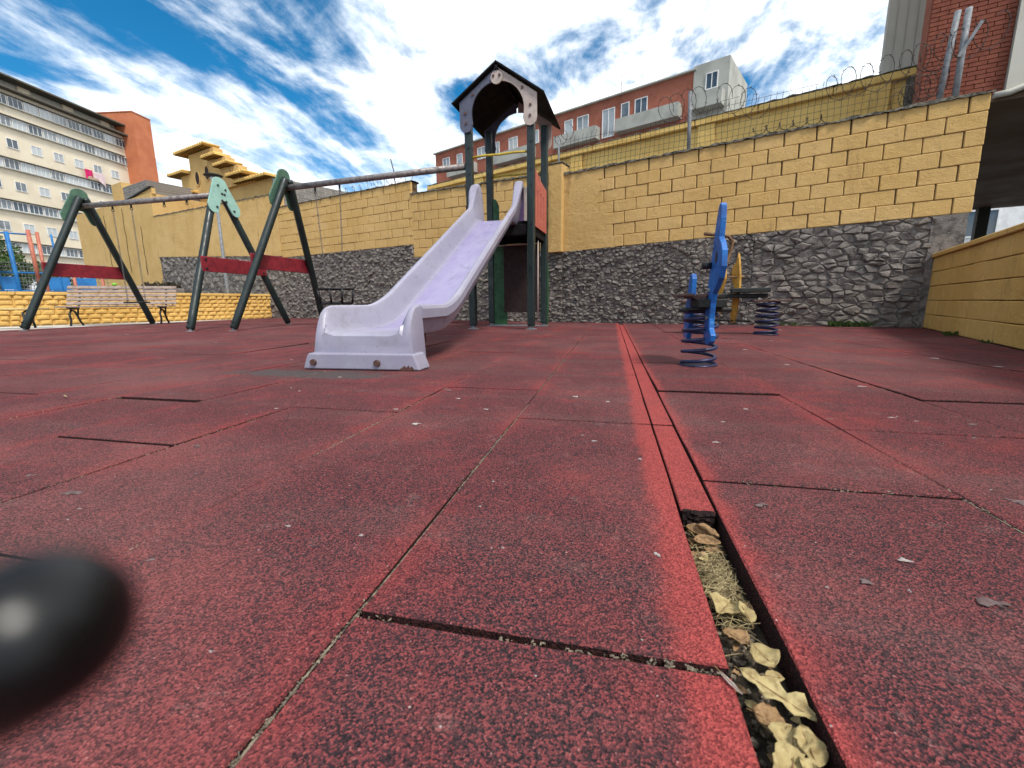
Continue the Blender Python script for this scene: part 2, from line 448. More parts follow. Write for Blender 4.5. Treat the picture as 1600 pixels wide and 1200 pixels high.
M['board_grey'] = worn('plywood_grey', (0.30, 0.245, 0.205), (0.24, 0.19, 0.16), None, 5, 0.7, 0.25, 0.1, 30)
M['cloth_pink'] = worn('magenta_cloth', (0.60, 0.03, 0.14), (0.48, 0.02, 0.11), None, 2, 0.9, 0.1, 0.1, 20)
M['cloth_pale'] = worn('pale_cloth', (0.66, 0.52, 0.53), (0.6, 0.46, 0.48), None, 2, 0.9, 0.1, 0.1, 20)
M['leaf_tan'] = worn('dry_leaf_tan', (0.42, 0.335, 0.155), (0.235, 0.17, 0.075), (0.53, 0.465, 0.29), 95, 0.75, 0.25, 0.4, 260, vary=0.45, dist=0.002)
M['leaf_brown'] = worn('dry_leaf_brown', (0.33, 0.20, 0.095), (0.15, 0.085, 0.04), (0.52, 0.42, 0.26), 95, 0.75, 0.25, 0.4, 260, vary=0.4, dist=0.002)
M['straw'] = worn('dry_straw', (0.42, 0.34, 0.185), (0.20, 0.15, 0.08), None, 60, 0.85, 0.15, 0.1, 200, vary=0.3)
M['gum'] = worn('pale_gum_spot', (0.40, 0.36, 0.34), (0.25, 0.21, 0.20), (0.54, 0.51, 0.48), 60, 0.85, 0.15, 0.5, 200, vary=0.5)
M['stain'] = worn('grey_trodden_stain', (0.165, 0.125, 0.12), (0.10, 0.065, 0.064), None, 60, 0.9, 0.15, 0.5, 200, vary=0.3)
M['weed'] = worn('weed_leaf', (0.055, 0.10, 0.022), (0.03, 0.06, 0.014), (0.13, 0.15, 0.04), 14, 0.7, 0.25, 0.2, 60)
M['dry_weed'] = worn('dry_weed_stem', (0.07, 0.06, 0.04), (0.04, 0.035, 0.025), None, 14, 0.8, 0.2, 0.2, 60)
t_ = NT('glossy_black_grip', 0.30, 0.32)
t_.color((0.003, 0.003, 0.0035))
M['gloss_black'] = t_.m


# ------------------------------------------------------------------ mesh helpers
class MB:
    def __init__(self):
        self.v, self.f, self.sm = [], [], []

    def add(self, vs, fs, smooth=False):
        o = len(self.v)
        self.v += [tuple(p) for p in vs]
        self.f += [tuple(i + o for i in f) for f in fs]
        self.sm += [smooth] * len(fs)
        return self

    def box(self, c, s, m=None, ch=0.0):
        hx, hy, hz = s[0] / 2, s[1] / 2, s[2] / 2
        c = Vector(c)
        if ch <= 0:
            vs = [Vector((x * hx, y * hy, z * hz)) for x in (-1, 1) for y in (-1, 1) for z in (-1, 1)]
            fs = [(0, 1, 3, 2), (4, 6, 7, 5), (0, 4, 5, 1), (2, 3, 7, 6), (0, 2, 6, 4), (1, 5, 7, 3)]
        else:
            vs, fs = chamfer(hx, hy, hz, ch)
        if m is not None:
            vs = [m @ p for p in vs]
        return self.add([p + c for p in vs], fs)

    def bar(self, p0, p1, w, h=None, ch=0.0, up=(0, 0, 1)):
        p0, p1 = Vector(p0), Vector(p1)
        d = p1 - p0
        L = d.length
        d.normalize()
        u = Vector(up)
        if abs(d.dot(u)) > 0.98:
            u = Vector((0, 1, 0))
        x = d.cross(u).normalized()
        z = x.cross(d).normalized()
        m = Matrix((x, d, z)).transposed()
        return self.box((p0 + p1) / 2, (w, L, h if h else w), m, ch)

    def tube(self, pts, r, n=8, caps=True, closed=False):
        pts = [Vector(p) for p in pts]
        k = len(pts)
        rs = r if isinstance(r, (list, tuple)) else [r] * k
        rings = []
        prev = None
        for i in range(k):
            a = pts[(i - 1) % k] if (closed or i > 0) else pts[i]
            b = pts[(i + 1) % k] if (closed or i < k - 1) else pts[i]
            d = (b - a).normalized()
            if prev is None:
                u = Vector((0, 0, 1)) if abs(d.z) < 0.9 else Vector((1, 0, 0))
                x = d.cross(u).normalized()
            else:
                x = (prev - d * prev.dot(d)).normalized()
            prev = x
            y = d.cross(x)
            rings.append([pts[i] + (x * math.cos(2 * math.pi * j / n) + y * math.sin(2 * math.pi * j / n)) * rs[i] for j in range(n)])
        vs = [p for q in rings for p in q]
        fs = []
        for i in range(k if closed else k - 1):
            for j in range(n):
                a, b = i * n + j, i * n + (j + 1) % n
                c, e = ((i + 1) % k) * n + (j + 1) % n, ((i + 1) % k) * n + j
                fs.append((a, b, c, e))
        self.add(vs, fs, True)
        if caps and not closed:
            o = len(self.v) - len(vs)
            self.f += [tuple(o + j for j in reversed(range(n))), tuple(o + (k - 1) * n + j for j in range(n))]
            self.sm += [False, False]
        return self

    def prism(self, poly, ax_u, ax_v, org, n, th):
        """polygon (u,v) in a plane, extruded th along n"""
        U, V, O, N_ = Vector(ax_u), Vector(ax_v), Vector(org), Vector(n)
        k = len(poly)
        a = [O + U * p[0] + V * p[1] for p in poly]
        b = [p + N_ * th for p in a]
        fs = [tuple(range(k)), tuple(reversed(range(k, 2 * k)))]
        for i in range(k):
            j = (i + 1) % k
            fs.append((i, i + k, j + k, j))
        return self.add(a + b, fs)

    def mesh(self, name, mat):
        me = bpy.data.meshes.new(name)
        me.from_pydata(self.v, [], self.f)
        me.materials.append(M[mat] if isinstance(mat, str) else mat)
        me.polygons.foreach_set('use_smooth', self.sm)
        me.validate()
        me.update()
        return me

    def build(self, name, mat, parent=None, world=True, bevel=0.0, fix=False):
        if fix:
            import bmesh
            me = self.mesh(name, mat)
            bm = bmesh.new()
            bm.from_mesh(me)
            bmesh.ops.recalc_face_normals(bm, faces=bm.faces)
            bm.to_mesh(me)
            bm.free()
        else:
            me = self.mesh(name, mat)
        o = place(name, me, parent, world)
        if bevel:
            b = o.modifiers.new('bevel', 'BEVEL')
            b.width = bevel
            b.segments = 2
            b.limit_method = 'ANGLE'
            b.angle_limit = rad(40)
        return o


def chamfer(hx, hy, hz, c):
    vs, idx = [], {}
    for sx in (-1, 1):
        for sy in (-1, 1):
            for sz in (-1, 1):
                for a in range(3):
                    p = [sx * hx, sy * hy, sz * hz]
                    for b in range(3):
                        if b != a:
                            p[b] -= (sx, sy, sz)[b] * c
                    idx[(sx, sy, sz, a)] = len(vs)
                    vs.append(Vector(p))
    fs = []
    for a in range(3):
        b, d = [q for q in range(3) if q != a]
        for s in (-1, 1):
            q = []
            for (sb, sd_) in ((-1, -1), (1, -1), (1, 1), (-1, 1)):
                k = [0, 0, 0]
                k[a], k[b], k[d] = s, sb, sd_
                q.append(idx[(*k, a)])
            fs.append(tuple(q))
        for sb in (-1, 1):
            for sd_ in (-1, 1):
                q = []
                for s, w in ((-1, b), (1, b), (1, d), (-1, d)):
                    k = [0, 0, 0]
                    k[a], k[b], k[d] = s, sb, sd_
                    q.append(idx[(*k, w)])
                fs.append(tuple(q))
    for sx in (-1, 1):
        for sy in (-1, 1):
            for sz in (-1, 1):
                fs.append(tuple(idx[(sx, sy, sz, a)] for a in range(3)))
    # orient outward
    out = []
    for f in fs:
        n = (vs[f[1]] - vs[f[0]]).cross(vs[f[2]] - vs[f[0]])
        ce = sum((vs[i] for i in f), Vector()) / len(f)
        out.append(f if n.dot(ce) > 0 else tuple(reversed(f)))
    return vs, out


def place(name, me, parent=None, world=True):
    o = bpy.data.objects.new(name, me)
    COL.objects.link(o)
    if parent is not None:
        o.parent = parent
        if world:
            m = parent.matrix_basis.copy()
            q = parent
            while q.parent is not None:
                m = q.parent.matrix_basis @ q.matrix_parent_inverse @ m
                q = q.parent
            o.matrix_parent_inverse = m.inverted()
    return o


def tag(o, label, cat, group=None, kind=None):
    if label:
        o['label'] = label
    if cat:
        o['category'] = cat
    if group:
        o['group'] = group
    if kind:
        o['kind'] = kind
    return o


def thing(name, label, cat, loc=(0, 0, 0), rz=0.0, group=None):
    e = bpy.data.objects.new(name, None)
    e.empty_display_size = 0.1
    COL.objects.link(e)
    e.location = loc
    e.rotation_euler = (0, 0, rz)
    bpy.context.view_layer.update()
    return tag(e, label, cat, group)


def struct(o):
    o['kind'] = 'structure'
    return o


def stuff(o):
    o['kind'] = 'stuff'
    return o


def clip_poly(poly, a, b, c):
    """keep a*x+b*y<=c"""
    out = []
    for i in range(len(poly)):
        p, q = poly[i], poly[(i + 1) % len(poly)]
        dp, dq = a * p[0] + b * p[1] - c, a * q[0] + b * q[1] - c
        if dp <= 0:
            out.append(p)
        if (dp < 0 < dq) or (dq < 0 < dp):
            s = dp / (dp - dq)
            out.append((p[0] + (q[0] - p[0]) * s, p[1] + (q[1] - p[1]) * s))
    return out


def in_view(x, y, m=0.12):
    d = Vector((x, y, -0.4))
    f = d.dot(cf)
    if f < 0.25:
        return False
    u, v = d.dot(cr) / f, d.dot(cu) / f
    return abs(u) < 1.177 + m and abs(v) < 0.883 + m


# ------------------------------------------------------------------ frames of reference for the boundary walls
W0 = Vector((-1.23, 9.05, 0.0))              # foot of the pilaster in the back wall
WD = Vector((0.95192, -0.30635, 0.0))        # along the back wall, to the right
WN = Vector((0.30635, 0.95192, 0.0))         # behind the back wall


def wp(t, off=0.0, z=0.0):
    return W0 + WD * t + WN * off + Vector((0, 0, z))


WROT = Matrix.Rotation(math.atan2(WD.y, WD.x), 3, 'Z')
RC = Vector((4.30, 7.30, 0.0))               # corner with the low right wall
RD = (Vector((3.14, 4.17, 0)) - RC).normalized()
RNn = Vector((-RD.y, RD.x, 0))               # away from the playground
if RNn.x < 0:
    RNn = -RNn

# ------------------------------------------------------------------ ground, pavement, rubber floor
struct(MB().add([(-600, -600, -0.07), (600, -600, -0.07), (600, 900, -0.07), (-600, 900, -0.07)], [(0, 1, 2, 3)]).build('ground', 'ground'))
pv = MB()
pv.box((-12.6, 6.5, -0.045), (3.96, 16.0, 0.07))
struct(pv.build('pavement', 'concrete'))
floor = struct(MB().add([(-10.6, -1.6, -0.05), (6.0, -1.6, -0.05), (6.0, 13.0, -0.05), (-10.6, 13.0, -0.05)], [(0, 1, 2, 3)]).build('rubber_floor', 'screed'))

TH = 0.043
LIM = [(WN.x, WN.y, WN.dot(W0) - 0.02), (RNn.x, RNn.y, RNn.dot(RC) - 0.02), (-1, 0, 10.58)]
tiles = {}
far_tiles = MB()


def tile_mesh(w, l):
    key = (round(w, 4), round(l, 4))
    if key not in tiles:
        b = MB()
        hw, hl, c, j = w / 2, l / 2, 0.0025, 6
        # slightly wavy rim so the joints are not ruler-straight
        rim = []
        for i in range(10):
            rim.append((-hw + w * i / 10, -hl))
        for i in range(14):
            rim.append((hw, -hl + l * i / 14))
        for i in range(10):
            rim.append((hw - w * i / 10, hl))
        for i in range(14):
            rim.append((-hw, hl - l * i / 14))
        k = len(rim)
        out = [(x + 0.0012 * noise.noise((x * 9, y * 9, w)), y + 0.0012 * noise.noise((y * 9, x * 9, 4 + w)), -c) for x, y in rim]
        top = [(x * (1 - c / hw), y * (1 - c / hl), 0.0) for x, y in rim]
        bot = [(x, y, -TH) for x, y in rim]
        fs = [tuple(range(k))]
        for i in range(k):
            n = (i + 1) % k
            fs.append((i, i + k, n + k, n))
            fs.append((i + k, i + 2 * k, n + 2 * k, n + k))
        b.add(top + out + bot, fs)
        tiles[key] = b.mesh('tile', 'rubber')
    return tiles[key]


N_TILE = 0
SPECIAL = {('L', 4, 1): (0.004, -0.25), ('L', 3, 0): (0.006, -0.30), ('R', 0, 2): (0.012, -0.6), ('L', 4, 3): (0.012, -0.5), ('L', 7, 2): (0.010, 0.4), ('R', 2, 2): (0.007, -0.3)}


def lay(col, w, x0, x1, y0, y1, key):
    global N_TILE
    g = 0.0028
    if key == ('L', 0, -1):
        y1 -= 0.007
    if key == ('L', 4, 1):
        y0 += 0.026
    elif key in (('L', 3, 0), ('R', 0, 2)):
        y0 += 0.006
    rect = [(x0 + g, y0 + g), (x1 - g, y0 + g), (x1 - g, y1 - g), (x0 + g, y1 - g)]
    p = rect
    for a, b, c in LIM:
        p = clip_poly(p, a, b, c)
        if len(p) < 3:
            return
    full = len(p) == 4 and all(abs(p[i][0] - rect[i][0]) + abs(p[i][1] - rect[i][1]) < 1e-6 for i in range(4))
    cx, cy = (x0 + x1) / 2, (y0 + y1) / 2
    near = full and cy < 7.4 and any(in_view(x, y) for x in (x0, cx, x1) for y in (y0, cy, y1))
    zj = RN.uniform(-0.0022, 0.0022)
    if near and N_TILE < 300:
        N_TILE += 1
        o = place('tile', tile_mesh(x1 - x0 - 2 * g, y1 - y0 - 2 * g), floor)
        dz, tl = SPECIAL.get(key, (0.0, 0.0))
        o.location = (cx, cy, zj + dz * 0.5)
        o.rotation_euler = (rad(tl + RN.uniform(-0.06, 0.06)), rad(RN.uniform(-0.12, 0.12)), rad(RN.uniform(-0.08, 0.08)))
    else:
        k = len(p)
        far_tiles.add([(a, b, zj) for a, b in p] + [(a, b, -TH) for a, b in p],
                      [tuple(range(k))] + [(i, i + k, (i + 1) % k + k, (i + 1) % k) for i in range(k)])


for k in range(24):
    x1 = 0.142 - k * 0.4575
    off = 0.455 if k % 2 == 0 else 0.960
    for n in range(-2, 14):
        y0 = off + n * 1.0
        lay(k, 0.4575, x1 - 0.4575, x1, y0, y0 + 1.0, ('L', k, n))
for k in range(12):
    x0 = 0.212 + k * 0.5
    off = 0.005 if k % 2 == 0 else 0.505
    for n in range(-1, 9):
        y0 = off + n * 1.0
        lay(k, 0.5, x0, x0 + 0.5, y0, y0 + 1.0, ('R', k, n))
stuff(far_tiles.build('far_tiles', 'rubber', floor))

# covered part of the drainage channel
y = 0.845
for k, L in enumerate((0.62, 0.52, 1.0, 1.0, 1.0, 1.0, 1.0, 1.0)):
    if y + L > 8.4:
        break
    m = MB().box((0, 0, 0), (0.0640, L - 0.006, 0.040), None, 0.0025).mesh('cover_strip', 'rubber')
    o = place('cover_strip', m, floor)
    o.location = (0.1770 + RN.uniform(-0.0012, 0.0012), y + L / 2, -0.0215 + RN.uniform(-0.002, 0.002))
    o.rotation_euler = (0, 0, rad(RN.uniform(-0.06, 0.06)))
    y += L
# dark cut end of the first strip, dust lying in the joints
ce = MB()
for i in range(8):
    for j in range(4):
        ce.box((0.1530 + i * 0.0068 + RN.uniform(-.002, .002), 0.8455 + RN.uniform(-.002, .001), -0.006 - j * 0.010), (0.008, 0.007, 0.011), Matrix.Rotation(RN.uniform(0, 3), 3, 'X'))
stuff(ce.build('crumbling_edge', 'rubber_dark', floor))
dj = MB()


def joint_dust(x0, y0, x1, y1, z, w, prob=1.0):
    L = math.hypot(x1 - x0, y1 - y0)
    n = max(2, int(L / 0.02))
    ux, uy = (x1 - x0) / L, (y1 - y0) / L
    for i in range(n):
        a, b = i / n, (i + 1) / n
        zz = z + 0.004 * noise.noise((x0 + a * L * 4, y0 * 3, 1.5))
        zb = z + 0.004 * noise.noise((x0 + b * L * 4, y0 * 3, 1.5))
        if noise.noise((x0 * 5 + a * L * 2.3, y0 * 7, 8.0)) > prob:
            continue
        p, q = (x0 + (x1 - x0) * a, y0 + (y1 - y0) * a), (x0 + (x1 - x0) * b, y0 + (y1 - y0) * b)
        dj.add([(p[0] - uy * w, p[1] + ux * w, zz), (p[0] + uy * w, p[1] - ux * w, zz), (q[0] + uy * w, q[1] - ux * w, zb), (q[0] - uy * w, q[1] + ux * w, zb)], [(0, 1, 2, 3)])


for k in range(1, 9):
    x = 0.142 - k * 0.4575
    joint_dust(x, 0.05, x, 6.5, -0.0042, 0.0015, 0.16)
for k in range(1, 5):
    x = 0.212 + k * 0.5
    joint_dust(x, 0.3, x, 5.5, -0.0042, 0.0015, 0.16)
for k in range(5):
    joint_dust(0.142 - (k + 1) * 0.4575, 0.455 + 0.505 * (k % 2), 0.142 - k * 0.4575, 0.455 + 0.505 * (k % 2), -0.014, 0.003, 0.1)
stuff(dj.build('joint_dust', 'dirt', floor))
gj = MB()


def grit_line(x0, y0, x1, y1, n, w, zlo, zhi):
    for i in range(n):
        u = RN.random() ** 1.25
        if noise.noise((x0 * 9 + u * 7, y0 * 5 + u * 3, 2.0)) < -0.12:
            continue
        p = Vector((x0 + (x1 - x0) * u + RN.gauss(0, w) * (1 if x0 == x1 else 0), y0 + (y1 - y0) * u + RN.gauss(0, w) * (0 if x0 == x1 else 1), RN.uniform(zlo, zhi)))
        sz = RN.uniform(0.0007, 0.0022)
        m = Matrix.Rotation(RN.uniform(0, 6), 3, 'Z') @ Matrix.Rotation(RN.uniform(0, 6), 3, 'X')
        gj.box(p, (sz * RN.uniform(1, 3.5), sz, sz * 0.8), m)


for k in range(1, 6):
    x = 0.142 - k * 0.4575
    grit_line(x, 0.25, x, 4.2, 1500, 0.0016, -0.007, 0.0005)
for k in range(1, 4):
    x = 0.212 + k * 0.5
    grit_line(x, 0.5, x, 4.2, 1300, 0.0016, -0.007, 0.0005)
grit_line(0.13, 0.452, -0.32, 0.452, 260, 0.0026, -0.014, -0.003)
grit_line(0.10, 0.452, 0.02, 0.452, 90, 0.0030, -0.008, 0.002)
grit_line(-0.34, 0.960, -0.78, 0.960, 200, 0.002, -0.006, 0.001)
grit_line(0.69, 1.005, 0.30, 1.005, 220, 0.004, -0.005, 0.002)
stuff(gj.build('joint_grit', 'dirt', floor))

# spots of gum, droppings and trodden marks
SPOTS = [(650, 663, 9), (400, 765, 10), (235, 877, 9), (310, 698, 9), (110, 772, 18), (48, 744, 12), (1190, 790, 14), (1412, 876, 12), (1555, 945, 26), (1355, 910, 20),
         (1000, 718, 6), (1078, 712, 8), (1120, 692, 7), (545, 727, 18), (565, 838, 9), (450, 823, 8), (1027, 868, 10), (1345, 604, 8), (1440, 608, 7), (1520, 664, 9),
         (1522, 685, 9), (1393, 653, 7), (1298, 655, 8), (1230, 570, 5), (1590, 785, 22), (330, 1020, 8), (250, 560, 9), (870, 560, 6), (900, 620, 7), (950, 628, 6),
         (930, 690, 6), (700, 610, 7), (760, 640, 6), (620, 640, 7), (1460, 560, 7), (1330, 565, 7), (1560, 573, 9), (1280, 548, 5), (1130, 660, 7), (1165, 640, 6)]


def px_ground(px, py):
    d = cr * ((px - 800) / 680.0) - cu * ((py - 600) / 680.0) + cf
    s = -0.4 / d.z
    return d.x * s, d.y * s, (cf.dot(d) * s)


for i in range(70):
    SPOTS.append((RN.uniform(30, 1590), 512 + RN.random() ** 2.2 * 420, RN.uniform(1.6, 5.0)))
for px, py, sz in SPOTS:
    x, y, d = px_ground(px, py)
    if 0.125 < x < 0.225 or y > 8 or x < -10.2:
        continue
    r = min(0.05, sz * d / 680.0)
    b = MB()
    n = 11
    ph = RN.uniform(0, 9)
    ring = []
    for j in range(n):
        a = 2 * math.pi * j / n
        rr = r * (0.60 + 0.95 * noise.noise((math.cos(a) * 1.6 + ph, math.sin(a) * 1.6, ph)) + RN.uniform(-0.16, 0.16))
        rr = max(0.12 * r, rr)
        ring.append((x + rr * math.cos(a), y + rr * (0.45 + 0.4 * (ph % 1)) * math.sin(a)))
    b.add([(p[0], p[1], 0.0012) for p in ring] + [(x + (p[0] - x) * 0.8, y + (p[1] - y) * 0.8, 0.0026) for p in ring],
          [tuple(range(n, 2 * n))] + [(j, (j + 1) % n, n + (j + 1) % n, n + j) for j in range(n)])
    b.build('gum_spot', 'gum' if RN.random() < 0.6 and sz < 15 else 'stain', floor)

# ------------------------------------------------------------------ rubble stones and concrete blocks for the back wall


def voronoi(t0, t1, z0f, z1f, cw, chh, jit=0.42):
    sites = []
    rows = int((max(z1f(t0), z1f(t1)) + 0.1) / chh) + 2
    for r in range(-1, rows):
        t = t0 - cw + (r % 2) * cw / 2
        while t < t1 + cw:
            w = cw * RN.uniform(0.6, 1.5)
            sites.append((t + RN.uniform(-jit, jit) * cw, (r + 0.5) * chh + RN.uniform(-jit, jit) * chh))
            t += w
    an = cw / chh
    grid = {}
    for i, (a, b) in enumerate(sites):
        grid.setdefault((int(a // cw), int(b // chh)), []).append(i)
    cells = []
    for i, (a, b) in enumerate(sites):
        poly = [(a - 2 * cw, b - 2 * chh), (a + 2 * cw, b - 2 * chh), (a + 2 * cw, b + 2 * chh), (a - 2 * cw, b + 2 * chh)]
        gx, gy = int(a // cw), int(b // chh)
        for ix in range(gx - 3, gx + 4):
            for iy in range(gy - 3, gy + 4):
                for j in grid.get((ix, iy), ()):
                    if j == i:
                        continue
                    c, d = sites[j]
                    ex, ey = c - a, (d - b) * an
                    mx, my = (a + c) / 2, (b + d) / 2
                    poly = clip_poly(poly, ex, ey * an, ex * mx + ey * an * my)
                    if len(poly) < 3:
                        break
        poly = clip_poly(poly, -1, 0, -t0)
        poly = clip_poly(poly, 1, 0, t1) if len(poly) > 2 else poly
        poly = clip_poly(poly, 0, -1, -0.0) if len(poly) > 2 else poly
        s = (z1f(t1) - z1f(t0)) / (t1 - t0)
        poly = clip_poly(poly, -s, 1, z1f(t0) - s * t0) if len(poly) > 2 else poly
        if len(poly) > 2:
            cells.append(poly)
    return cells


def stone_geo(poly, front):
    """low irregular lump over a polygon in the wall face"""
    k = len(poly)
    cx, cz = sum(p[0] for p in poly) / k, sum(p[1] for p in poly) / k
    h = front + RN.choice((0.010, 0.015, 0.02, 0.028, 0.036, 0.048)) * RN.uniform(0.8, 1.25)
    ins, ins2 = RN.uniform(0.94, 1.0), RN.uniform(0.55, 0.80)
    tx, tz = RN.uniform(-0.35, 0.35), RN.uniform(-0.45, 0.35)
    vs = []
    for p in poly:
        vs.append(wp(cx + (p[0] - cx) * ins, 0.01, cz + (p[1] - cz) * ins))
    for p in poly:
        q = ins - RN.uniform(0.02, 0.12)
        vs.append(wp(cx + (p[0] - cx) * q, -h * RN.uniform(0.35, 0.8), cz + (p[1] - cz) * q))
    for p in poly:
        q = ins2 * RN.uniform(0.75, 1.1)
        dx, dz = (p[0] - cx) * q, (p[1] - cz) * q
        vs.append(wp(cx + dx, -h * RN.uniform(0.8, 1.2) + tx * dx + tz * dz, cz + dz))
    vs.append(wp(cx + RN.uniform(-0.01, 0.01), -h * RN.uniform(0.85, 1.45), cz + RN.uniform(-0.01, 0.01)))
    fs = []
    for r in (0, 1):
        for i in range(k):
            j = (i + 1) % k
            fs.append((r * k + i, r * k + j, (r + 1) * k + j, (r + 1) * k + i))
    fs += [(2 * k + i, 2 * k + (i + 1) % k, 3 * k) for i in range(k)]
    return vs, fs


def rubble(parent, t0, t1, zf, cw, chh, budget, score):
    sb = MB()
    zz0, zz1 = zf(t0), zf(t1)
    a = [wp(t0, 0, -0.06), wp(t1, 0, -0.06), wp(t1, 0, zz1), wp(t0, 0, zz0)]
    b = [p + WN * 0.35 for p in a]
    sb.add(a + b, [(0, 1, 2, 3), (7, 6, 5, 4), (3, 2, 6, 7), (1, 5, 6, 2), (0, 3, 7, 4)])
    base = sb.build('stone_base', 'mortar', parent)
    cells = voronoi(t0, t1, None, zf, cw, chh)

    def area(p):
        return abs(sum(p[i][0] * p[(i + 1) % len(p)][1] - p[(i + 1) % len(p)][0] * p[i][1] for i in range(len(p)))) / 2
    cells = [c for c in cells if area(c) > 0.0009]
    cells.sort(key=lambda c: -area(c) * score(sum(p[0] for p in c) / len(c)))
    fill = MB()
    for i, c in enumerate(cells):
        vs, fs = stone_geo(c, 0.0)
        if i < budget:
            MB().add(vs, fs).build('stone', 'stone', base)
        else:
            fill.add(vs, fs)
    if fill.v:
        stuff(fill.build('rubble_fill', 'stone', base))
    return base


block_me = {}


def blocks(parent, t0, t1, zf, n, hgt, mat, lens=0.4, skip=None, merge=None, proud=0.02):
    """courses of blocks, each its own object; zf gives the foot of the first course"""
    sl = math.atan2(zf(t1) - zf(t0), t1 - t0)
    rot = Matrix.Rotation(math.atan2(WD.y, WD.x), 4, 'Z') @ Matrix.Rotation(-sl, 4, 'Y')
    for r in range(n):
        t = t0 - (lens / 2 if r % 2 else 0.0)
        while t < t1 - 0.01:
            a, b = max(t, t0), min(t + lens, t1)
            t += lens
            if b - a < 0.05:
                continue
            if skip and skip((a + b) / 2, r):
                continue
            gv = RN.choice((0.006, 0.010, 0.014, 0.018, 0.022))
            gh = RN.choice((0.003, 0.004, 0.006))
            w = round((b - a) - gv, 3)
            key = (w, gh, hgt, mat)
            if key not in block_me:
                block_me[key] = MB().box((0, 0, 0), (w, 0.06, hgt - gh), None, 0.009).mesh('block', mat)
            o = place('block', block_me[key], parent)
            tc = (a + b) / 2
            p = wp(tc, 0.03 - proud + RN.uniform(-0.006, 0.006), zf(tc) + (r + 0.5) * hgt)
            o.matrix_basis = Matrix.Translation(p) @ rot @ Matrix.Rotation(rad(RN.uniform(-0.5, 0.5)), 4, 'Y')


def core(parent, t0, t1, zf, top, mat, name='wall_core', off0=0.0, off1=0.22):
    b = MB()
    a = [wp(t0, off0, zf(t0)), wp(t1, off0, zf(t1)), wp(t1, off0, top(t1)), wp(t0, off0, top(t0))]
    c = [p + WN * (off1 - off0) for p in a]
    b.add(a + c, [(0, 1, 2, 3), (7, 6, 5, 4), (3, 2, 6, 7), (1, 5, 6, 2), (0, 3, 7, 4), (0, 4, 5, 1)])
    return b.build(name, mat, parent)


def rough_cap(parent, t0, t1, top, w0=-0.045, w1=0.25, h=0.05, name='cap', mat='mosscap'):
    b = MB()
    n = int((t1 - t0) / 0.045)
    prof = [(w0, -0.005), (w0 + 0.01, 0.6), ((w0 + w1) / 2, 1.0), (w1 - 0.01, 0.6), (w1, -0.005)]
    vs = []
    for i in range(n + 1):
        t = t0 + (t1 - t0) * i / n
        for j, (o_, hh) in enumerate(prof):
            z = top(t) + 0.001 + (h * max(0.12, 0.75 + 0.9 * noise.noise((t * 7, j * 0.7, 2.2)) + RN.uniform(-.25, .25))) * max(hh, 0) + (-0.022 * RN.random() if hh < 0 else 0)
            vs.append(wp(t, o_ + 0.030 * noise.noise((t * 9, j, 5.0)), z))
    fs = []
    for i in range(n):
        for j in range(4):
            fs.append((i * 5 + j, (i + 1) * 5 + j, (i + 1) * 5 + j + 1, i * 5 + j + 1))
    b.add(vs, fs)
    return b.build(name, mat, parent, fix=True)


# right bay: bare blocks, plastered strip beside the pilaster
zR = lambda t: 1.375 + 0.021 * t
wall_r = thing('block_wall', 'yellow painted block wall with open vertical joints on a dark rubble base behind the spring riders', 'wall', wp(3.0))
rubble(wall_r, 0.28, 3.6, lambda t: zR(t), 0.100, 0.062, 110, lambda t: 1 + 0.2 * t)
rubble(wall_r, 3.6, 5.74, lambda t: zR(t), 0.165, 0.088, 180, lambda t: t)
core(wall_r, 5.70, 6.05, lambda t: -0.06, lambda t: zR(t) - 0.002, 'mortar', 'smooth_footing', -0.03, 0.34)
core(wall_r, 0.28, 6.05, zR, lambda t: zR(t) + 1.42, 'joint')
blocks(wall_r, 0.28, 6.08, zR, 7, 0.203, 'yellow', skip=lambda t, r: t < 0.5)
pb = MB()
out = [(0.28, zR(0.28)), (1.36, zR(1.36)), (1.32, 1.56), (1.22, 1.64), (1.27, 1.80), (1.12, 1.93), (1.18, 2.04), (1.00, 2.14), (0.92, 2.28), (1.02, 2.42), (0.93, 2.52), (1.00, 2.66), (0.96, zR(0.96) + 1.42), (0.28, zR(0.28) + 1.42)]
pb.prism(out, WD, (0, 0, 1), wp(0, 0.02), -WN, 0.043)
pb.build('plaster_patch', 'yellow_plain', wall_r, fix=True)
rough_cap(wall_r, 0.28, 6.1, lambda t: zR(t) + 1.425)
pp = MB()
pp.box(wp(0.14, 0.05, 2.18), (0.29, 0.34, 1.62), WROT, 0.012)
pp.build('pilaster', 'yellow_plain', wall_r)
pc = MB()
pc.box(wp(0.14, 0.05, 3.005), (0.31, 0.36, 0.03), WROT, 0.006)
pc.build('pilaster_cap', 'mosscap', wall_r)

# middle bay
zM = lambda t: 1.425 - 0.022 * t
wall_m = thing('block_wall', 'yellow block wall bay seen behind the slide tower, between pilaster and upward step', 'wall', wp(-1.8))
rubble(wall_m, -3.66, 0.28, zM, 0.115, 0.07, 90, lambda t: 1.0)
core(wall_m, -3.66, 0.0, zM, lambda t: zM(t) + 1.44, 'joint')
blocks(wall_m, -3.66, -0.02, zM, 7, 0.206, 'yellow')
rough_cap(wall_m, -3.66, -0.02, lambda t: zM(t) + 1.445, h=0.04, mat='mosscap')

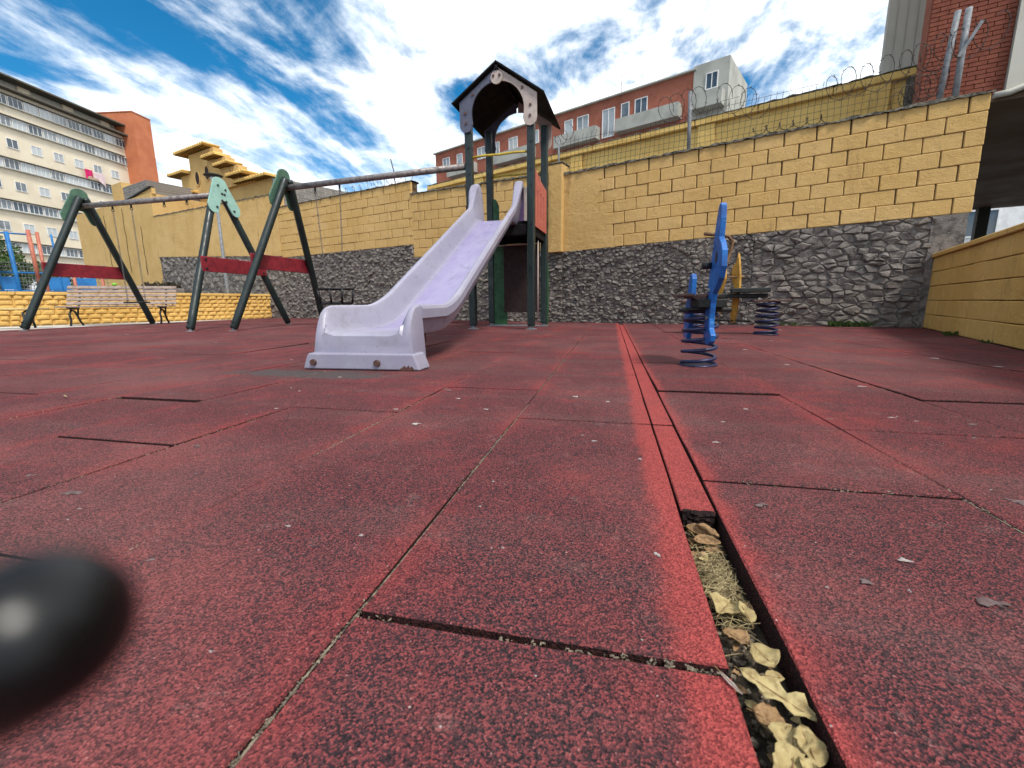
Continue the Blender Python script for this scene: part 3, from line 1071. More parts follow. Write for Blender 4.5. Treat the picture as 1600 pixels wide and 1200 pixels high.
# left bay, stepped higher
zL = lambda t: 1.80 + 0.0 * t
wall_l = thing('block_wall', 'higher stepped bay of yellow block wall on rubble base behind the cradle swing', 'wall', wp(-6.3))
rubble(wall_l, -8.95, -3.66, zL, 0.13, 0.08, 90, lambda t: 10 + t)
core(wall_l, -8.95, -3.66, zL, lambda t: zL(t) + 1.43, 'joint')
blocks(wall_l, -8.95, -3.64, zL, 7, 0.2045, 'yellow')
rough_cap(wall_l, -8.95, -3.62, lambda t: zL(t) + 1.434, h=0.03)

# far left bay with rough render
zF = lambda t: 1.86 - 0.055 * (t + 9)
wall_f = thing('rendered_wall', 'weathered yellow rendered wall over rubble stone beside the street lamp', 'wall', wp(-12.5))
rubble(wall_f, -16.9, -8.95, zF, 0.24, 0.17, 60, lambda t: 20 + t)
core(wall_f, -16.9, -8.95, zF, lambda t: 3.62 - 0.02 * (t + 9), 'yellow_plain', 'wall_core', -0.03, 0.22)
rough_cap(wall_f, -16.9, -8.95, lambda t: 3.625 - 0.02 * (t + 9), h=0.05)
# ------------------------------------------------------------------ low wall on the right
wall_s = thing('block_wall', 'low yellow painted block wall with flat coping running in from the right edge', 'wall', RC)
RROT = Matrix.Rotation(math.atan2(RD.y, RD.x), 3, 'Z')


def rp(s, off=0.0, z=0.0):
    return RC + RD * s + RNn * off + Vector((0, 0, z))


LW = 8.2
MB().box(rp(LW / 2 - 0.02, 0.115, 0.47), (LW, 0.19, 1.02), RROT).build('wall_core', 'joint', wall_s)
cache = {}
for r in range(5):
    s = -0.2 if r % 2 else 0.0
    h = 0.188
    while s < LW - 0.05:
        a, b_ = max(s, 0.0), min(s + 0.4, LW)
        s += 0.4
        if b_ - a < 0.06:
            continue
        gv, gh = RN.choice((0.003, 0.004, 0.007)), RN.choice((0.003, 0.006, 0.009))
        key = (round(b_ - a - gv, 3), gh)
        if key not in cache:
            cache[key] = MB().box((0, 0, 0), (key[0], 0.06, h - gh), None, 0.006).mesh('block', 'yellow_low')
        o = place('block', cache[key], wall_s)
        p = rp((a + b_) / 2, 0.012 + RN.uniform(-0.003, 0.003), (r + 0.5) * h + 0.002)
        o.matrix_basis = Matrix.Translation(p) @ RROT.to_4x4() @ Matrix.Rotation(rad(RN.uniform(-.3, .3)), 4, 'Y')
for k in range(6):
    MB().box(rp(0.66 + k * 1.36, 0.105, 0.971), (1.35, 0.30, 0.055), RROT, 0.008).build('coping', 'yellow_low', wall_s)

# ------------------------------------------------------------------ low wall on the left with bulging painted stones
LA, LB = Vector((-10.55, 12.10, 0)), Vector((-13.3, 5.85, 0))
LDv = (LB - LA).normalized()
LNv = Vector((LDv.y, -LDv.x, 0))
if LNv.x > 0:
    LNv = -LNv                                # away from the playground
LROT = Matrix.Rotation(math.atan2(LDv.y, LDv.x), 3, 'Z')
wall_lo = thing('low_wall', 'low bright yellow bumpy wall with flat coping behind the bench', 'wall', LA)
LL = 9.5


def lp(s, off=0.0, z=0.0):
    return LA + LDv * s + LNv * off + Vector((0, 0, z))


MB().box(lp(LL / 2, 0.13, 0.30), (LL, 0.22, 0.74), LROT).build('wall_core', 'yellow_low', wall_lo)
sm = []
for q in range(7):
    b = MB()
    n = 10
    top = [(math.cos(a) * (0.5 + 0.08 * RN.random()), math.sin(a) * (0.5 + 0.08 * RN.random())) for a in (2 * math.pi * i / n for i in range(n))]
    sq = [(max(-0.47, min(0.47, x * 1.3)), max(-0.47, min(0.47, y * 1.3))) for x, y in top]
    vs = [(x, 0.0, y) for x, y in sq] + [(x * 0.8, -0.7, y * 0.8) for x, y in sq] + [(x * 0.4, -1.0, y * 0.4) for x, y in sq]
    fs = [(r * n + i, r * n + (i + 1) % n, (r + 1) * n + (i + 1) % n, (r + 1) * n + i) for r in (0, 1) for i in range(n)] + [tuple(2 * n + i for i in range(n))]
    b.add(vs, fs)
    sm.append(b.mesh('stone', 'yellow_low'))
for r in range(6):
    s = RN.uniform(-0.1, 0.0)
    while s < LL - 0.1:
        w = RN.uniform(0.13, 0.26)
        o = place('stone', RN.choice(sm), wall_lo)
        o.matrix_basis = Matrix.Translation(lp(s + w / 2, 0.025, r * 0.112 + 0.058)) @ (LROT @ Matrix.Rotation(math.pi, 3, 'Z')).to_4x4() @ Matrix.Diagonal((w * 1.02, 0.035 + RN.random() * 0.03, 0.116, 1))
        s += w
for k in range(7):
    MB().box(lp(0.70 + k * 1.36, 0.12, 0.708 + RN.uniform(-.004, .004)), (1.345, 0.31, 0.07), LROT, 0.01).build('coping', 'yellow_low', wall_lo)

# ------------------------------------------------------------------ play tower with slide
TC = Vector((-1.615, 7.03, 0))
tw = thing('play_tower', 'dark green play tower with charcoal gabled roof and lilac slide', 'play tower', TC, rad(-3))
hx, hy = 0.465, 0.47
for sx in (-1, 1):
    for sy in (-1, 1):
        p = MB().box((sx * hx, sy * hy, 1.60), (0.105, 0.105, 3.10)).build('post', 'green_paint', tw, False, bevel=0.014)
        f = MB()
        f.box((sx * hx, sy * hy, 0.03), (0.06, 0.06, 0.08))
        f.box((sx * hx, sy * hy, 0.006), (0.14, 0.14, 0.010))
        place('post_foot', f.mesh('post_foot', 'galv'), p, False)
        for z in ((0.16, 0.10, 0.92, 1.52, 2.05, 2.26, 2.62) if sy < 0 else (1.52, 2.05)):
            c = MB().tube([(sx * hx + 0.012, sy * hy - 0.050, z), (sx * hx + 0.012, sy * hy - 0.064, z)], 0.016, 8)
            place('bolt', c.mesh('bolt', 'bolt_dark'), p, False)
MB().box((0, 0, 1.555), (0.83, 0.83, 0.055)).build('deck', 'roof_dark', tw, False, bevel=0.006)
for a, b in (((-hx, -hy), (hx, -hy)), ((-hx, hy), (hx, hy)), ((-hx, -hy), (-hx, hy)), ((hx, -hy), (hx, hy))):
    d = Vector((b[0] - a[0], b[1] - a[1], 0)).normalized() * 0.056
    MB().bar(Vector((*a, 1.45)) + d, Vector((*b, 1.45)) - d, 0.045, 0.145).build('deck_beam', 'roof_dark', tw, False, bevel=0.004)
# gable boards front and back
AR, AZ = 0.385, 3.035


def gable_half(s):
    pts = [(s * 0.012, 3.585), (s * 0.565, 3.205), (s * 0.565, 2.89)]
    for i in range(7):
        a = math.pi * i / 6
        pts.append((s * (0.470 + 0.0925 * math.cos(a)), 2.89 - 0.085 * math.sin(a)))
    for i in range(13):
        a = -0.30 + (math.pi / 2 + 0.30 - 0.03) * i / 12
        pts.append((s * AR * math.cos(a), AZ + AR * math.sin(a)))
    return pts


for yy, nm in ((-hy - 0.082, 'f'), (hy + 0.060, 'b')):
    for s, mt in ((-1, 'slate_board'), (1, 'beige_board')):
        g = MB().prism(gable_half(s), (1, 0, 0), (0, 0, 1), (0, yy, 0), (0, 1, 0), 0.022).build('gable_board', mt, tw, False, fix=True, bevel=0.003)
        if nm == 'f':
            for (bx, bz) in ((0.47, 2.93), (0.475, 3.06), (0.36, 3.29)):
                c = MB().tube([(s * bx, yy - 0.012, bz), (s * bx, yy + 0.004, bz)], 0.019, 10)
                place('bolt', c.mesh('bolt', 'bolt'), g, False)
    if nm == 'f':
        d = MB().tube([(0, yy - 0.020, 3.455), (0, yy + 0.002, 3.455)], 0.085, 20).build('gable_disc', 'beige_board', tw, False)
        for s in (-1, 1):
            place('bolt', MB().tube([(s * 0.045, yy - 0.032, 3.475), (s * 0.045, yy - 0.018, 3.475)], 0.018, 10).mesh('bolt', 'bolt'), d, False)
# roof boards; the right one has a row of narrow slots
RY0, RY1 = -0.60, 0.78


def roof_board(s):
    U = Vector((s * 0.655, 0, -0.448)).normalized()
    Nn = Vector((s * 0.448, 0, 0.655)).normalized()
    org = Vector((s * 0.004, 0, 3.628))
    L = 0.795
    b = MB()

    def piece(u0, u1, y0, y1):
        c = org + U * ((u0 + u1) / 2) + Nn * 0.009 + Vector((0, (y0 + y1) / 2, 0))
        m = Matrix((U, Vector((0, 1, 0)), U.cross(Vector((0, 1, 0))))).transposed()
        b.box(c, (u1 - u0, y1 - y0, 0.020), m)
    if s < 0:
        piece(-0.020, L, RY0, RY1)
    else:
        piece(0.004, 0.27, RY0, RY1)
        piece(0.284, L, RY0, RY1)
        ys = [RY0, -0.30, -0.16, -0.14, -0.05, 0.0, 0.12, 0.15, 0.24, 0.28, RY1]
        for i in range(0, len(ys) - 1, 2):
            piece(0.2701, 0.2839, ys[i], ys[i + 1])
    b.build('roof_board', 'roof_dark', tw, False)


roof_board(-1)
roof_board(1)
MB().bar((0, RY0 + 0.01, 3.575), (0, RY1 - 0.01, 3.575), 0.05, 0.05).build('ridge_beam', 'roof_dark', tw, False)
# yellow guard bars
for yy, z in ((-hy, 2.50), (hy, 2.47)):
    MB().tube([(-hx + 0.03, yy, z - 0.012), (-0.25, yy - 0.004, z + 0.004), (0, yy, z - 0.002), (0.22, yy + 0.003, z + 0.008), (hx - 0.03, yy, z)], 0.017, 8).build('guard_bar', 'yellow_bar', tw, False)
# salmon side panel with slots
sp = MB()
sp.prism([(-0.41, 1.50), (0.41, 1.50), (0.41, 1.66), (-0.41, 1.66)], (0, 1, 0), (0, 0, 1), (hx + 0.03, 0, 0), (1, 0, 0), 0.02)
panel = sp.build('side_panel', 'salmon_board', tw, False, fix=True)
ys = [-0.41, -0.27, -0.21, -0.07, 0.0, 0.14, 0.20, 0.41]
for i in range(0, 8, 2):
    q = MB().prism([(ys[i], 1.66), (ys[i + 1], 1.66), (ys[i + 1], 2.02), (ys[i], 2.02)], (0, 1, 0), (0, 0, 1), (hx + 0.03, 0, 0), (1, 0, 0), 0.02)
    place('slat', q.mesh('slat', 'salmon_board'), panel, False)
q = MB().prism([(-0.41, 2.02), (0.41, 2.02), (0.41, 2.16), (-0.02, 2.20), (-0.41, 2.29)], (0, 1, 0), (0, 0, 1), (hx + 0.03, 0, 0), (1, 0, 0), 0.02)
place('top_rail', q.mesh('top_rail', 'salmon_board'), panel, False)
# panels behind and under the deck
MB().box((0.27, hy - 0.03, 1.93), (0.27, 0.02, 0.66)).build('back_panel', 'beige_board', tw, False, bevel=0.004)
MB().box((0.085, hy - 0.032, 1.93), (0.09, 0.02, 0.66)).build('back_panel', 'purple_board', tw, False, bevel=0.004)
gp = [(0.0, 1.60), (0.10, 1.60), (0.12, 1.75), (0.12, 2.0), (0.07, 2.10), (0.0, 2.12)]
MB().prism(gp, (1, 0, 0), (0, 0, 1), (-hx + 0.04, hy - 0.03, 0), (0, 1, 0), 0.02).build('climbing_panel', 'green_board', tw, False, fix=True)
MB().box((0.10, hy - 0.09, 0.80), (0.62, 0.03, 1.12)).build('lower_panel', 'brown_board', tw, False, bevel=0.004)
MB().box((-0.30, hy - 0.02, 0.70), (0.24, 0.02, 1.36)).build('lower_panel', 'green_board', tw, False, bevel=0.004)
q = [(-0.02, 0.03), (0.10, 0.03), (0.115, 0.3), (0.115, 0.75), (0.07, 1.0), (-0.02, 1.1)]
MB().prism(q, (0, 1, 0), (0, 0, 1), (hx + 0.035, hy + 0.03, 0), (1, 0, 0), 0.02).build('lower_panel', 'green_board', tw, False, fix=True)
fr = MB()
fr.tube([(-0.36, 0.30, 1.335), (0.36, 0.30, 1.345)], 0.011, 6)
fr.tube([(hx - 0.005, 0.02, 0.04), (hx - 0.005, 0.02, 1.35)], 0.010, 6)
fr.build('frame_tube', 'beige_board', tw, False)
MB().box((0, hy - 0.06, 0.014), (0.80, 0.05, 0.022)).build('sill', 'galv', tw, False)

# ------------------------------------------------------------------ slide (fixed to the tower)


def sx_axis(y):
    return -1.505 - 0.035 * (y - 2.4)


def loft(b, prof_fn, stations):
    rings = [[Vector((sx_axis(s[0]) + p[0], s[0] + (p[2] if len(p) > 2 else 0), p[1])) for p in prof_fn(*s)] for s in stations]
    n = len(rings[0])
    vs = [p for r in rings for p in r]
    fs = []
    for i in range(len(rings) - 1):
        for j in range(n):
            k = (j + 1) % n
            fs.append((i * n + j, i * n + k, (i + 1) * n + k, (i + 1) * n + j))
    fs.append(tuple(range(n)))
    fs.append(tuple((len(rings) - 1) * n + j for j in reversed(range(n))))
    b.add(vs, fs, True)


def slide_prof(y, bed, rail, hw=0.292, lip=0.0):
    half = [(hw - 0.10, bed), (hw - 0.058, bed + 0.012), (hw - 0.036, bed + 0.05), (hw - 0.018, rail - 0.030), (hw - 0.006, rail - 0.008), (hw + 0.012 + lip * 0.4, rail),
            (hw + 0.034 + lip, rail - 0.006), (hw + 0.046 + lip, rail - 0.026), (hw + 0.048 + lip, rail - 0.085), (hw + 0.036 + lip, rail - 0.088), (hw + 0.030 + lip * 0.8, rail - 0.04)]
    low = [(hw + 0.004, min(rail - 0.06, bed + 0.05)), (hw - 0.03, bed - 0.022), (hw - 0.08, bed - 0.034)]
    right = half + low
    left = [(-p[0], p[1]) for p in reversed(right)]
    # bed from left to right, then right side, underside, left side
    return right + left


def spath(y):
    """height of the bed on the incline"""
    if y < 3.05:
        return 0.222
    if y < 3.65:
        u = (y - 3.05) / 0.6
        return 0.222 + 0.463 * 0.6 * u * u / 2
    return 0.222 + 0.1389 + 0.463 * (y - 3.65)


st = []
y = 2.625
while y < 6.05:
    bed = spath(y)
    rail = bed + 0.172 + 0.05 * min(1, max(0, (y - 3.1) / 0.5))
    st.append((y, bed, rail))
    y += 0.09
zt = spath(6.05)
st += [(6.12, zt + 0.03, zt + 0.31, 0.292, 0.01), (6.19, zt + 0.055, zt + 0.42, 0.290, 0.03), (6.26, zt + 0.07, zt + 0.51, 0.286, 0.045), (6.34, zt + 0.078, zt + 0.58, 0.282, 0.05), (6.42, zt + 0.08, zt + 0.615, 0.28, 0.05), (6.50, zt + 0.08, zt + 0.61, 0.28, 0.045), (6.56, zt + 0.08, zt + 0.55, 0.28, 0.035), (6.60, zt + 0.08, zt + 0.45, 0.28, 0.02)]
sb_ = MB()
loft(sb_, slide_prof, st)
ch = sb_.build('slide_chute', 'slide', tw, fix=True)
ch.data.set_sharp_from_angle(angle=rad(28))
ch['label'] = 'faded lilac plastic slide chute'


def exit_prof(y, bed, rail):
    hw = 0.292
    half = [(hw - 0.10, bed), (hw - 0.058, min(bed + 0.012, rail)), (hw - 0.036, min(bed + 0.05, rail)), (hw - 0.020, max(rail - 0.03, bed)), (hw - 0.006, rail - 0.008), (hw + 0.014, rail), (hw + 0.030, rail - 0.010),
            (hw + 0.036, rail - 0.035), (hw + 0.050, 0.10), (hw + 0.052, 0.02)]
    return half + [(-p[0], p[1]) for p in reversed(half)]


eb = MB()
loft(eb, exit_prof, [(2.430, 0.150, 0.160), (2.436, 0.205, 0.225), (2.450, 0.216, 0.262), (2.47, 0.219, 0.305), (2.50, 0.221, 0.352), (2.535, 0.222, 0.380), (2.58, 0.222, 0.392), (2.63, 0.222, 0.394)])
eb.build('slide_exit', 'slide', tw, fix=True).data.set_sharp_from_angle(angle=rad(32))
fl = MB()
pts = [(-0.385, 0.0), (0.385, 0.0), (0.375, 0.03), (0.352, 0.088), (0.34, 0.098), (-0.34, 0.098), (-0.352, 0.088), (-0.375, 0.03)]
fl.prism(pts, (1, 0.05, 0), (0, 0, 1), (-1.495, 2.375, 0.004), (0, 1, 0), 0.16)
flg = fl.build('slide_foot', 'slide', tw, fix=True, bevel=0.008)
for dx in (-0.31, 0.115):
    y0 = 2.375 + 0.05 * dx
    place('bolt', MB().tube([(-1.495 + dx, y0 - 0.014, 0.046), (-1.495 + dx, y0 + 0.01, 0.046)], [0.019, 0.023], 12).mesh('bolt', 'bolt'), flg, True)
brk = [(0.255, 0.004), (0.352, 0.004), (0.350, 0.012), (0.336, 0.030), (0.325, 0.018), (0.318, 0.036), (0.300, 0.020), (0.292, 0.034), (0.275, 0.022), (0.262, 0.014)]
o = place('broken_corner', MB().prism(brk, (1, 0.05, 0), (0, 0, 1), (-1.495, 2.3725, 0.0), (0, 1, 0), 0.004).mesh('broken_corner', 'bolt'), flg, True)
MB().box((sx_axis(2.9), 2.88, 0.155), (0.40, 0.22, 0.07)).build('chute_shade', 'bolt', tw)  # red-brown box painting the shadow under the chute

# ------------------------------------------------------------------ swings


def swing_frame(parent, foot_f, foot_b, apex, side):
    """A-frame of two round logs with board and gusset; side = +1/-1: which way (in x) the boards face"""
    ff, fb_, ap = Vector(foot_f), Vector(foot_b), Vector(apex)
    legs = []
    for ft, dy in ((ff, -0.045), (fb_, 0.045)):
        top = ap + Vector((0, dy, 0))
        d = (top - ft).normalized()
        lg = MB().tube([ft + d * 0.04, ft + d * 0.05, ft + d * 0.30, ft.lerp(top, 0.5), top - d * 0.03, top], [0.050, 0.058, 0.060, 0.060, 0.060, 0.056], 14).build('leg', 'green_paint', parent)
        fo = MB()
        fo.tube([ft + Vector((0, 0, -0.01)), ft + d * 0.07], 0.024, 8)
        fo.tube([ft + Vector((0, 0, 0.0)), ft + Vector((0, 0, 0.008))], 0.06, 12)
        place('leg_foot', fo.mesh('leg_foot', 'galv'), lg)
        for k in (0.09, 0.16):
            p = ft + d * k
            place('bolt', MB().tube([p + Vector((0, -0.055, 0)), p + Vector((0, -0.078, 0.0))], 0.017, 8).mesh('bolt', 'bolt_dark'), lg)
        legs.append((ft, top))
    # cross board
    X = side * 0.062
    pf, pb_ = legs[0][0].lerp(legs[0][1], 0.445), legs[1][0].lerp(legs[1][1], 0.445)
    a, b = pf + Vector((X, -0.06, 0)), pb_ + Vector((X, 0.06, 0))
    bd = MB().bar(a, b, 0.028, 0.245, 0.006).build('cross_board', 'red_board', parent)
    for pp_ in (pf, pb_):
        for dz in (-0.075, 0.075):
            q = pp_ + Vector((X, 0.02 if pp_ is pf else -0.02, dz))
            place('bolt', MB().tube([q + Vector((side * 0.012, 0, 0)), q + Vector((side * 0.026, 0, 0))], 0.02, 8).mesh('bolt', 'bolt_dark'), bd)
    # gusset plate
    U = Vector((0, 1, 0))
    V = (ap - (ff + fb_) / 2)
    V = Vector((V.x, 0, V.z)).normalized()
    hgt = 0.56
    slope = abs(fb_.y - ff.y) / 2 / ap.z
    out = []
    for i in range(9):
        a = math.pi * i / 8
        out.append((0.145 * math.cos(a), 0.02 + 0.11 * math.sin(a)))
    out.append((-0.145 - slope * 0.40, -0.36))
    for i in range(7):
        a = math.pi + math.pi * 0.9 * i / 6
        out.append((-slope * 0.47 - 0.005 + 0.095 * math.cos(a), -0.42 + 0.085 * math.sin(a)))
    for i in range(7):
        a = math.pi * 0.9 - math.pi * 0.8 * i / 6
        out.append((0.075 * math.cos(a), -0.34 + 0.075 * math.sin(a)))
    for i in range(7):
        a = math.pi * 1.1 + math.pi * 0.9 * i / 6
        out.append((slope * 0.47 + 0.005 + 0.095 * math.cos(a), -0.42 + 0.085 * math.sin(a)))
    out.append((0.145 + slope * 0.40, -0.36))
    nn = U.cross(V).normalized()
    if nn.x * side < 0:
        nn = -nn
    gp_ = MB().prism(out, U, V, ap + Vector((0, 0, 0.03)) + nn * 0.060, nn, 0.022).build('gusset_plate', 'mint' if side > 0 else 'mint_shaded', parent, fix=True, bevel=0.004)
    if side > 0:
        for (u, v) in ((-0.055, -0.02), (0.085, -0.07), (-0.005, -0.15), (0.045, -0.155), (-0.03, -0.27), (0.05, -0.275), (-0.165, -0.40), (0.185, -0.41)):
            q = ap + Vector((0, 0, 0.03)) + U * u + V * v + nn * 0.080
            place('bolt', MB().tube([q, q + nn * 0.014], 0.020, 8).mesh('bolt', 'bolt_dark'), gp_)


def chain(parent, p0, p1):
    p0, p1 = Vector(p0), Vector(p1)
    n = int((p1 - p0).length / 0.036)
    b = MB()
    d = (p1 - p0) / n
    for i in range(n):
        c = p0 + d * (i + 0.5)
        w = 0.011
        ax = Vector((1, 0, 0)) if i % 2 else Vector((0, 1, 0))
        h = d * 0.62
        b.tube([c - h, c - h * 0.5 + ax * w, c + h * 0.5 + ax * w, c + h, c + h * 0.5 - ax * w, c - h * 0.5 - ax * w], 0.0042, 4, False, True)
    return b.build('chain', 'chain', parent)


def hook(parent, p):
    p = Vector(p)
    b = MB()
    b.tube([p + Vector((0, 0, 0.075)), p + Vector((0, 0, -0.01))], 0.016, 8)
    b.tube([p + Vector((0, 0.022 * math.cos(a), -0.03 + 0.022 * math.sin(a))) for a in (2 * math.pi * i / 8 for i in range(8))], 0.007, 6, False, True)
    return b.build('chain_hook', 'bolt_dark', parent)


s1 = thing('swing_set', 'two-frame dark green swing with crimson boards and mint gusset, standing furthest left', 'swing', (-8.2, 6.7, 0))
swing_frame(s1, (-9.93, 5.54, 0), (-9.91, 7.76, 0), (-9.71, 6.66, 2.40), -1)
swing_frame(s1, (-6.49, 5.63, 0), (-6.51, 7.86, 0), (-6.78, 6.76, 2.42), 1)
MB().tube([(-9.78, 6.66, 2.255), (-6.73, 6.76, 2.30)], 0.047, 14).build('beam', 'steel', s1)
bz = lambda x: 2.255 + (x + 9.78) * 0.0148 - 0.085
for x in (-9.07, -8.63, -7.88, -7.38):
    hook(s1, (x, 6.69, bz(x)))
chain(s1, (-9.07, 6.69, bz(-9.07) - 0.05), (-9.02, 6.65, 0.50))
chain(s1, (-8.63, 6.69, bz(-8.63) - 0.05), (-8.60, 6.65, 0.50))
MB().box((-8.81, 6.65, 0.475), (0.44, 0.17, 0.03), None, 0.008).build('seat', 'charcoal', s1)

s2 = thing('swing_set', 'dark green frame of the cradle swing whose grey beam runs to the play tower', 'swing', (-5.2, 6.9, 0))
swing_frame(s2, (-5.85, 5.80, 0), (-5.80, 8.02, 0), (-5.46, 6.90, 2.50), -1)
MB().tube([(-5.52, 6.90, 2.365), (-2.17, 6.60, 2.385)], 0.047, 14).build('beam', 'steel', s2)
for x in (-4.90, -4.41):
    yb = 6.90 - 0.0896 * (x + 5.52)
    hook(s2, (x, yb, 2.275))
    chain(s2, (x, yb, 2.225), (x + (0.07 if x < -4.6 else -0.07), yb, 0.66))
cs = thing('cradle_swing_seat', 'black caged toddler swing seat hanging on two chains beside the stone wall', 'swing seat', (-4.655, 6.83, 0.42))
w, d = 0.235, 0.17
MB().tube([(x, y, 0.24) for x, y in ((-w, -d), (w, -d), (w + .02, 0), (w, d), (-w, d), (-w - .02, 0))], 0.019, 8, False, True).build('rim', 'black', cs, False)
MB().box((0, 0, 0.0), (2 * w * 0.9, 2 * d * 0.9, 0.045), None, 0.012).build('seat', 'black', cs, False)
for x, y in ((-w, -d), (-0.0, -d), (w, -d), (w, d), (0.0, d), (-w, d)):
    MB().tube([(x * 0.88, y * 0.88, 0.0), (x, y, 0.235)], 0.017, 8).build('bar', 'black', cs, False)

# ------------------------------------------------------------------ spring riders


def coil(parent, c, r, h, turns, wire, name='spring', mat='spring'):
    c = Vector(c)
    n = int(turns * 18)
    pts = []
    for i in range(n + 1):
        u = i / n
        k = 0.0 if u < 0.5 / turns else 1.0
        zz = wire + (h - 2 * wire) * max(0, min(1, (u - 0.35 / turns) / (1 - 0.7 / turns)))
        a = 2 * math.pi * turns * u
        pts.append(c + Vector((r * math.cos(a), r * math.sin(a), zz)))
    return MB().tube(pts, wire, 8).build(name, mat, parent)


BR = Vector((0.545, 2.93, 0))
rk = thing('spring_rider', 'blue animal-shaped spring rider on a navy coil spring', 'spring rider', BR)
coil(rk, BR, 0.098, 0.345, 5.6, 0.0115)
MB().tube([BR + Vector((0, 0, 0.0)), BR + Vector((0, 0, 0.010))], 0.115, 20).build('base_plate', 'spring', rk)
MB().box(BR + Vector((0, 0, 0.352)), (0.20, 0.20, 0.012), None, 0.003).build('top_plate', 'charcoal', rk)
E1 = Vector((0.04, -0.999, 0)).normalized()
E1n = Vector((0.999, 0.04, 0))


def px2(px, py, cx0, sx, zs, hz):
    return ((px - cx0) * sx, (hz - py) * zs)


# outline of the side board read as (along the board, height)
head = [(1108, 537), (1100, 530), (1098, 515), (1099, 492), (1100, 470), (1102, 452), (1103, 440), (1104, 420), (1107, 396), (1109, 378), (1112, 352), (1115, 334), (1118, 329), (1121, 333), (1122, 352),
        (1121, 378), (1126, 386), (1130, 398), (1131, 420), (1128, 436), (1121, 449), (1115, 458), (1113, 472), (1112, 495), (1113, 510), (1118, 520), (1117, 530), (1112, 536)]
F1 = BR + Vector((0.012, -0.13, 0))
hp = [((x - 1107) * 0.0088, (571 - y_) * 0.00378 + 0.012) for x, y_ in head]


def with_hole(poly, hole):
    """polygon ring with a slit to an inner hole, as one outline"""
    bi, bj, bd = 0, 0, 1e9
    for i, p in enumerate(poly):
        for j, q in enumerate(hole):
            d_ = (p[0] - q[0]) ** 2 + (p[1] - q[1]) ** 2
            if d_ < bd:
                bi, bj, bd = i, j, d_
    hl = hole[bj:] + hole[:bj + 1]
    return poly[:bi + 1] + hl + poly[bi:]


eye = [((1118.5 - 1107) * 0.0088 + 0.020 * math.cos(-a), (571 - 402) * 0.00378 + 0.034 * math.sin(-a)) for a in (2 * math.pi * i / 10 for i in range(10))]
MB().prism(hp, E1, (0, 0, 1), F1, E1n, 0.030).build('head_board', 'blue', rk, fix=True, bevel=0.004)
ey = MB().prism(eye, E1, (0, 0, 1), F1 - E1n * 0.0012, E1n, 0.0324).build('eye', 'bolt_dark', rk, fix=True)
tail = [(1073, 530), (1072, 500), (1074, 480), (1078, 462), (1080, 440), (1083, 425), (1087, 424), (1090, 432), (1090, 455), (1089, 480), (1088, 505), (1084, 531)]
F2 = BR + Vector((-0.045, 0.24, 0))
MB().prism([((x - 1081) * 0.0100, (568 - y_) * 0.0040 + 0.0) for x, y_ in tail], E1, (0, 0, 1), F2, E1n, 0.030).build('tail_board', 'blue', rk, fix=True, bevel=0.004)
for dx in (-0.075, 0.0, 0.075):
    MB().box(BR + Vector((-0.035 + dx * 0.9, 0.06, 0.425 + abs(dx) * 0.12)), (0.072, 0.36, 0.02), None, 0.004).build('seat_slat', 'seat_wood', rk)
MB().box(BR + Vector((0.03, -0.02, 0.385)), (0.15, 0.30, 0.05), None, 0.006).build('seat_block', 'charcoal', rk)
MB().tube([BR + Vector((-0.14, -0.05, 0.345)), BR + Vector((0.16, -0.05, 0.345))], 0.011, 8).build('foot_bar', 'charcoal', rk)
hz_ = 0.77
MB().tube([F1 + Vector(p) for p in ((-0.045, 0.02, hz_ + 0.012), (0.02, 0.03, hz_ + 0.006), (0.09, 0.05, hz_ - 0.002), (0.118, 0.06, hz_ - 0.03), (0.112, 0.06, hz_ - 0.08), (0.09, 0.05, hz_ - 0.16), (0.07, 0.035, hz_ - 0.24))], 0.0105, 10).build('handle', 'rust', rk)
for zz_, yy_ in ((0.30, 0.0), (0.38, 0.01), (0.46, 0.0), (0.70, -0.02)):
    MB().tube([F1 + Vector((-0.012, yy_, zz_)), F1 + Vector((0.042, yy_, zz_))], 0.011, 8).build('bolt', 'galv', rk)
MB().tube([F1 + Vector((-0.05, 0.0, 0.60)), F1 + Vector((0.0, 0.0, 0.60))], 0.020, 10).build('peg', 'bolt_dark', rk)

YR = Vector((1.79, 5.72, 0))
YL = Vector((1.03, 5.86, 0))
se = thing('spring_seesaw', 'amber and charcoal double spring seesaw standing before the rubble wall', 'seesaw', (YR + YL) / 2)
for c in (YR, YL):
    coil(se, c, 0.115, 0.385, 6.2, 0.014)
    MB().tube([c, c + Vector((0, 0, 0.010))], 0.14, 20).build('base_plate', 'spring', se)
    MB().box(c + Vector((0, 0, 0.395)), (0.40, 0.26, 0.022), None, 0.005).build('top_plate', 'seat_wood', se)
dv = (YR - YL).normalized()
MB().bar(YL + dv * 0.10 + Vector((0, -0.02, 0.455)), YR - dv * 0.02 + Vector((0, -0.02, 0.455)), 0.16, 0.05, 0.008).build('beam', 'charcoal', se)
MB().bar(YL + dv * 0.35 + Vector((0, -0.07, 0.515)), YR - dv * 0.02 + Vector((0, -0.07, 0.515)), 0.24, 0.055, 0.008).build('seat', 'charcoal', se)
MB().bar(YL + dv * 0.50 + Vector((0, 0, 0.43)), YL + dv * 0.66 + Vector((0, 0, 0.41)), 0.10, 0.07, 0.008).build('bracket', 'galv', se)
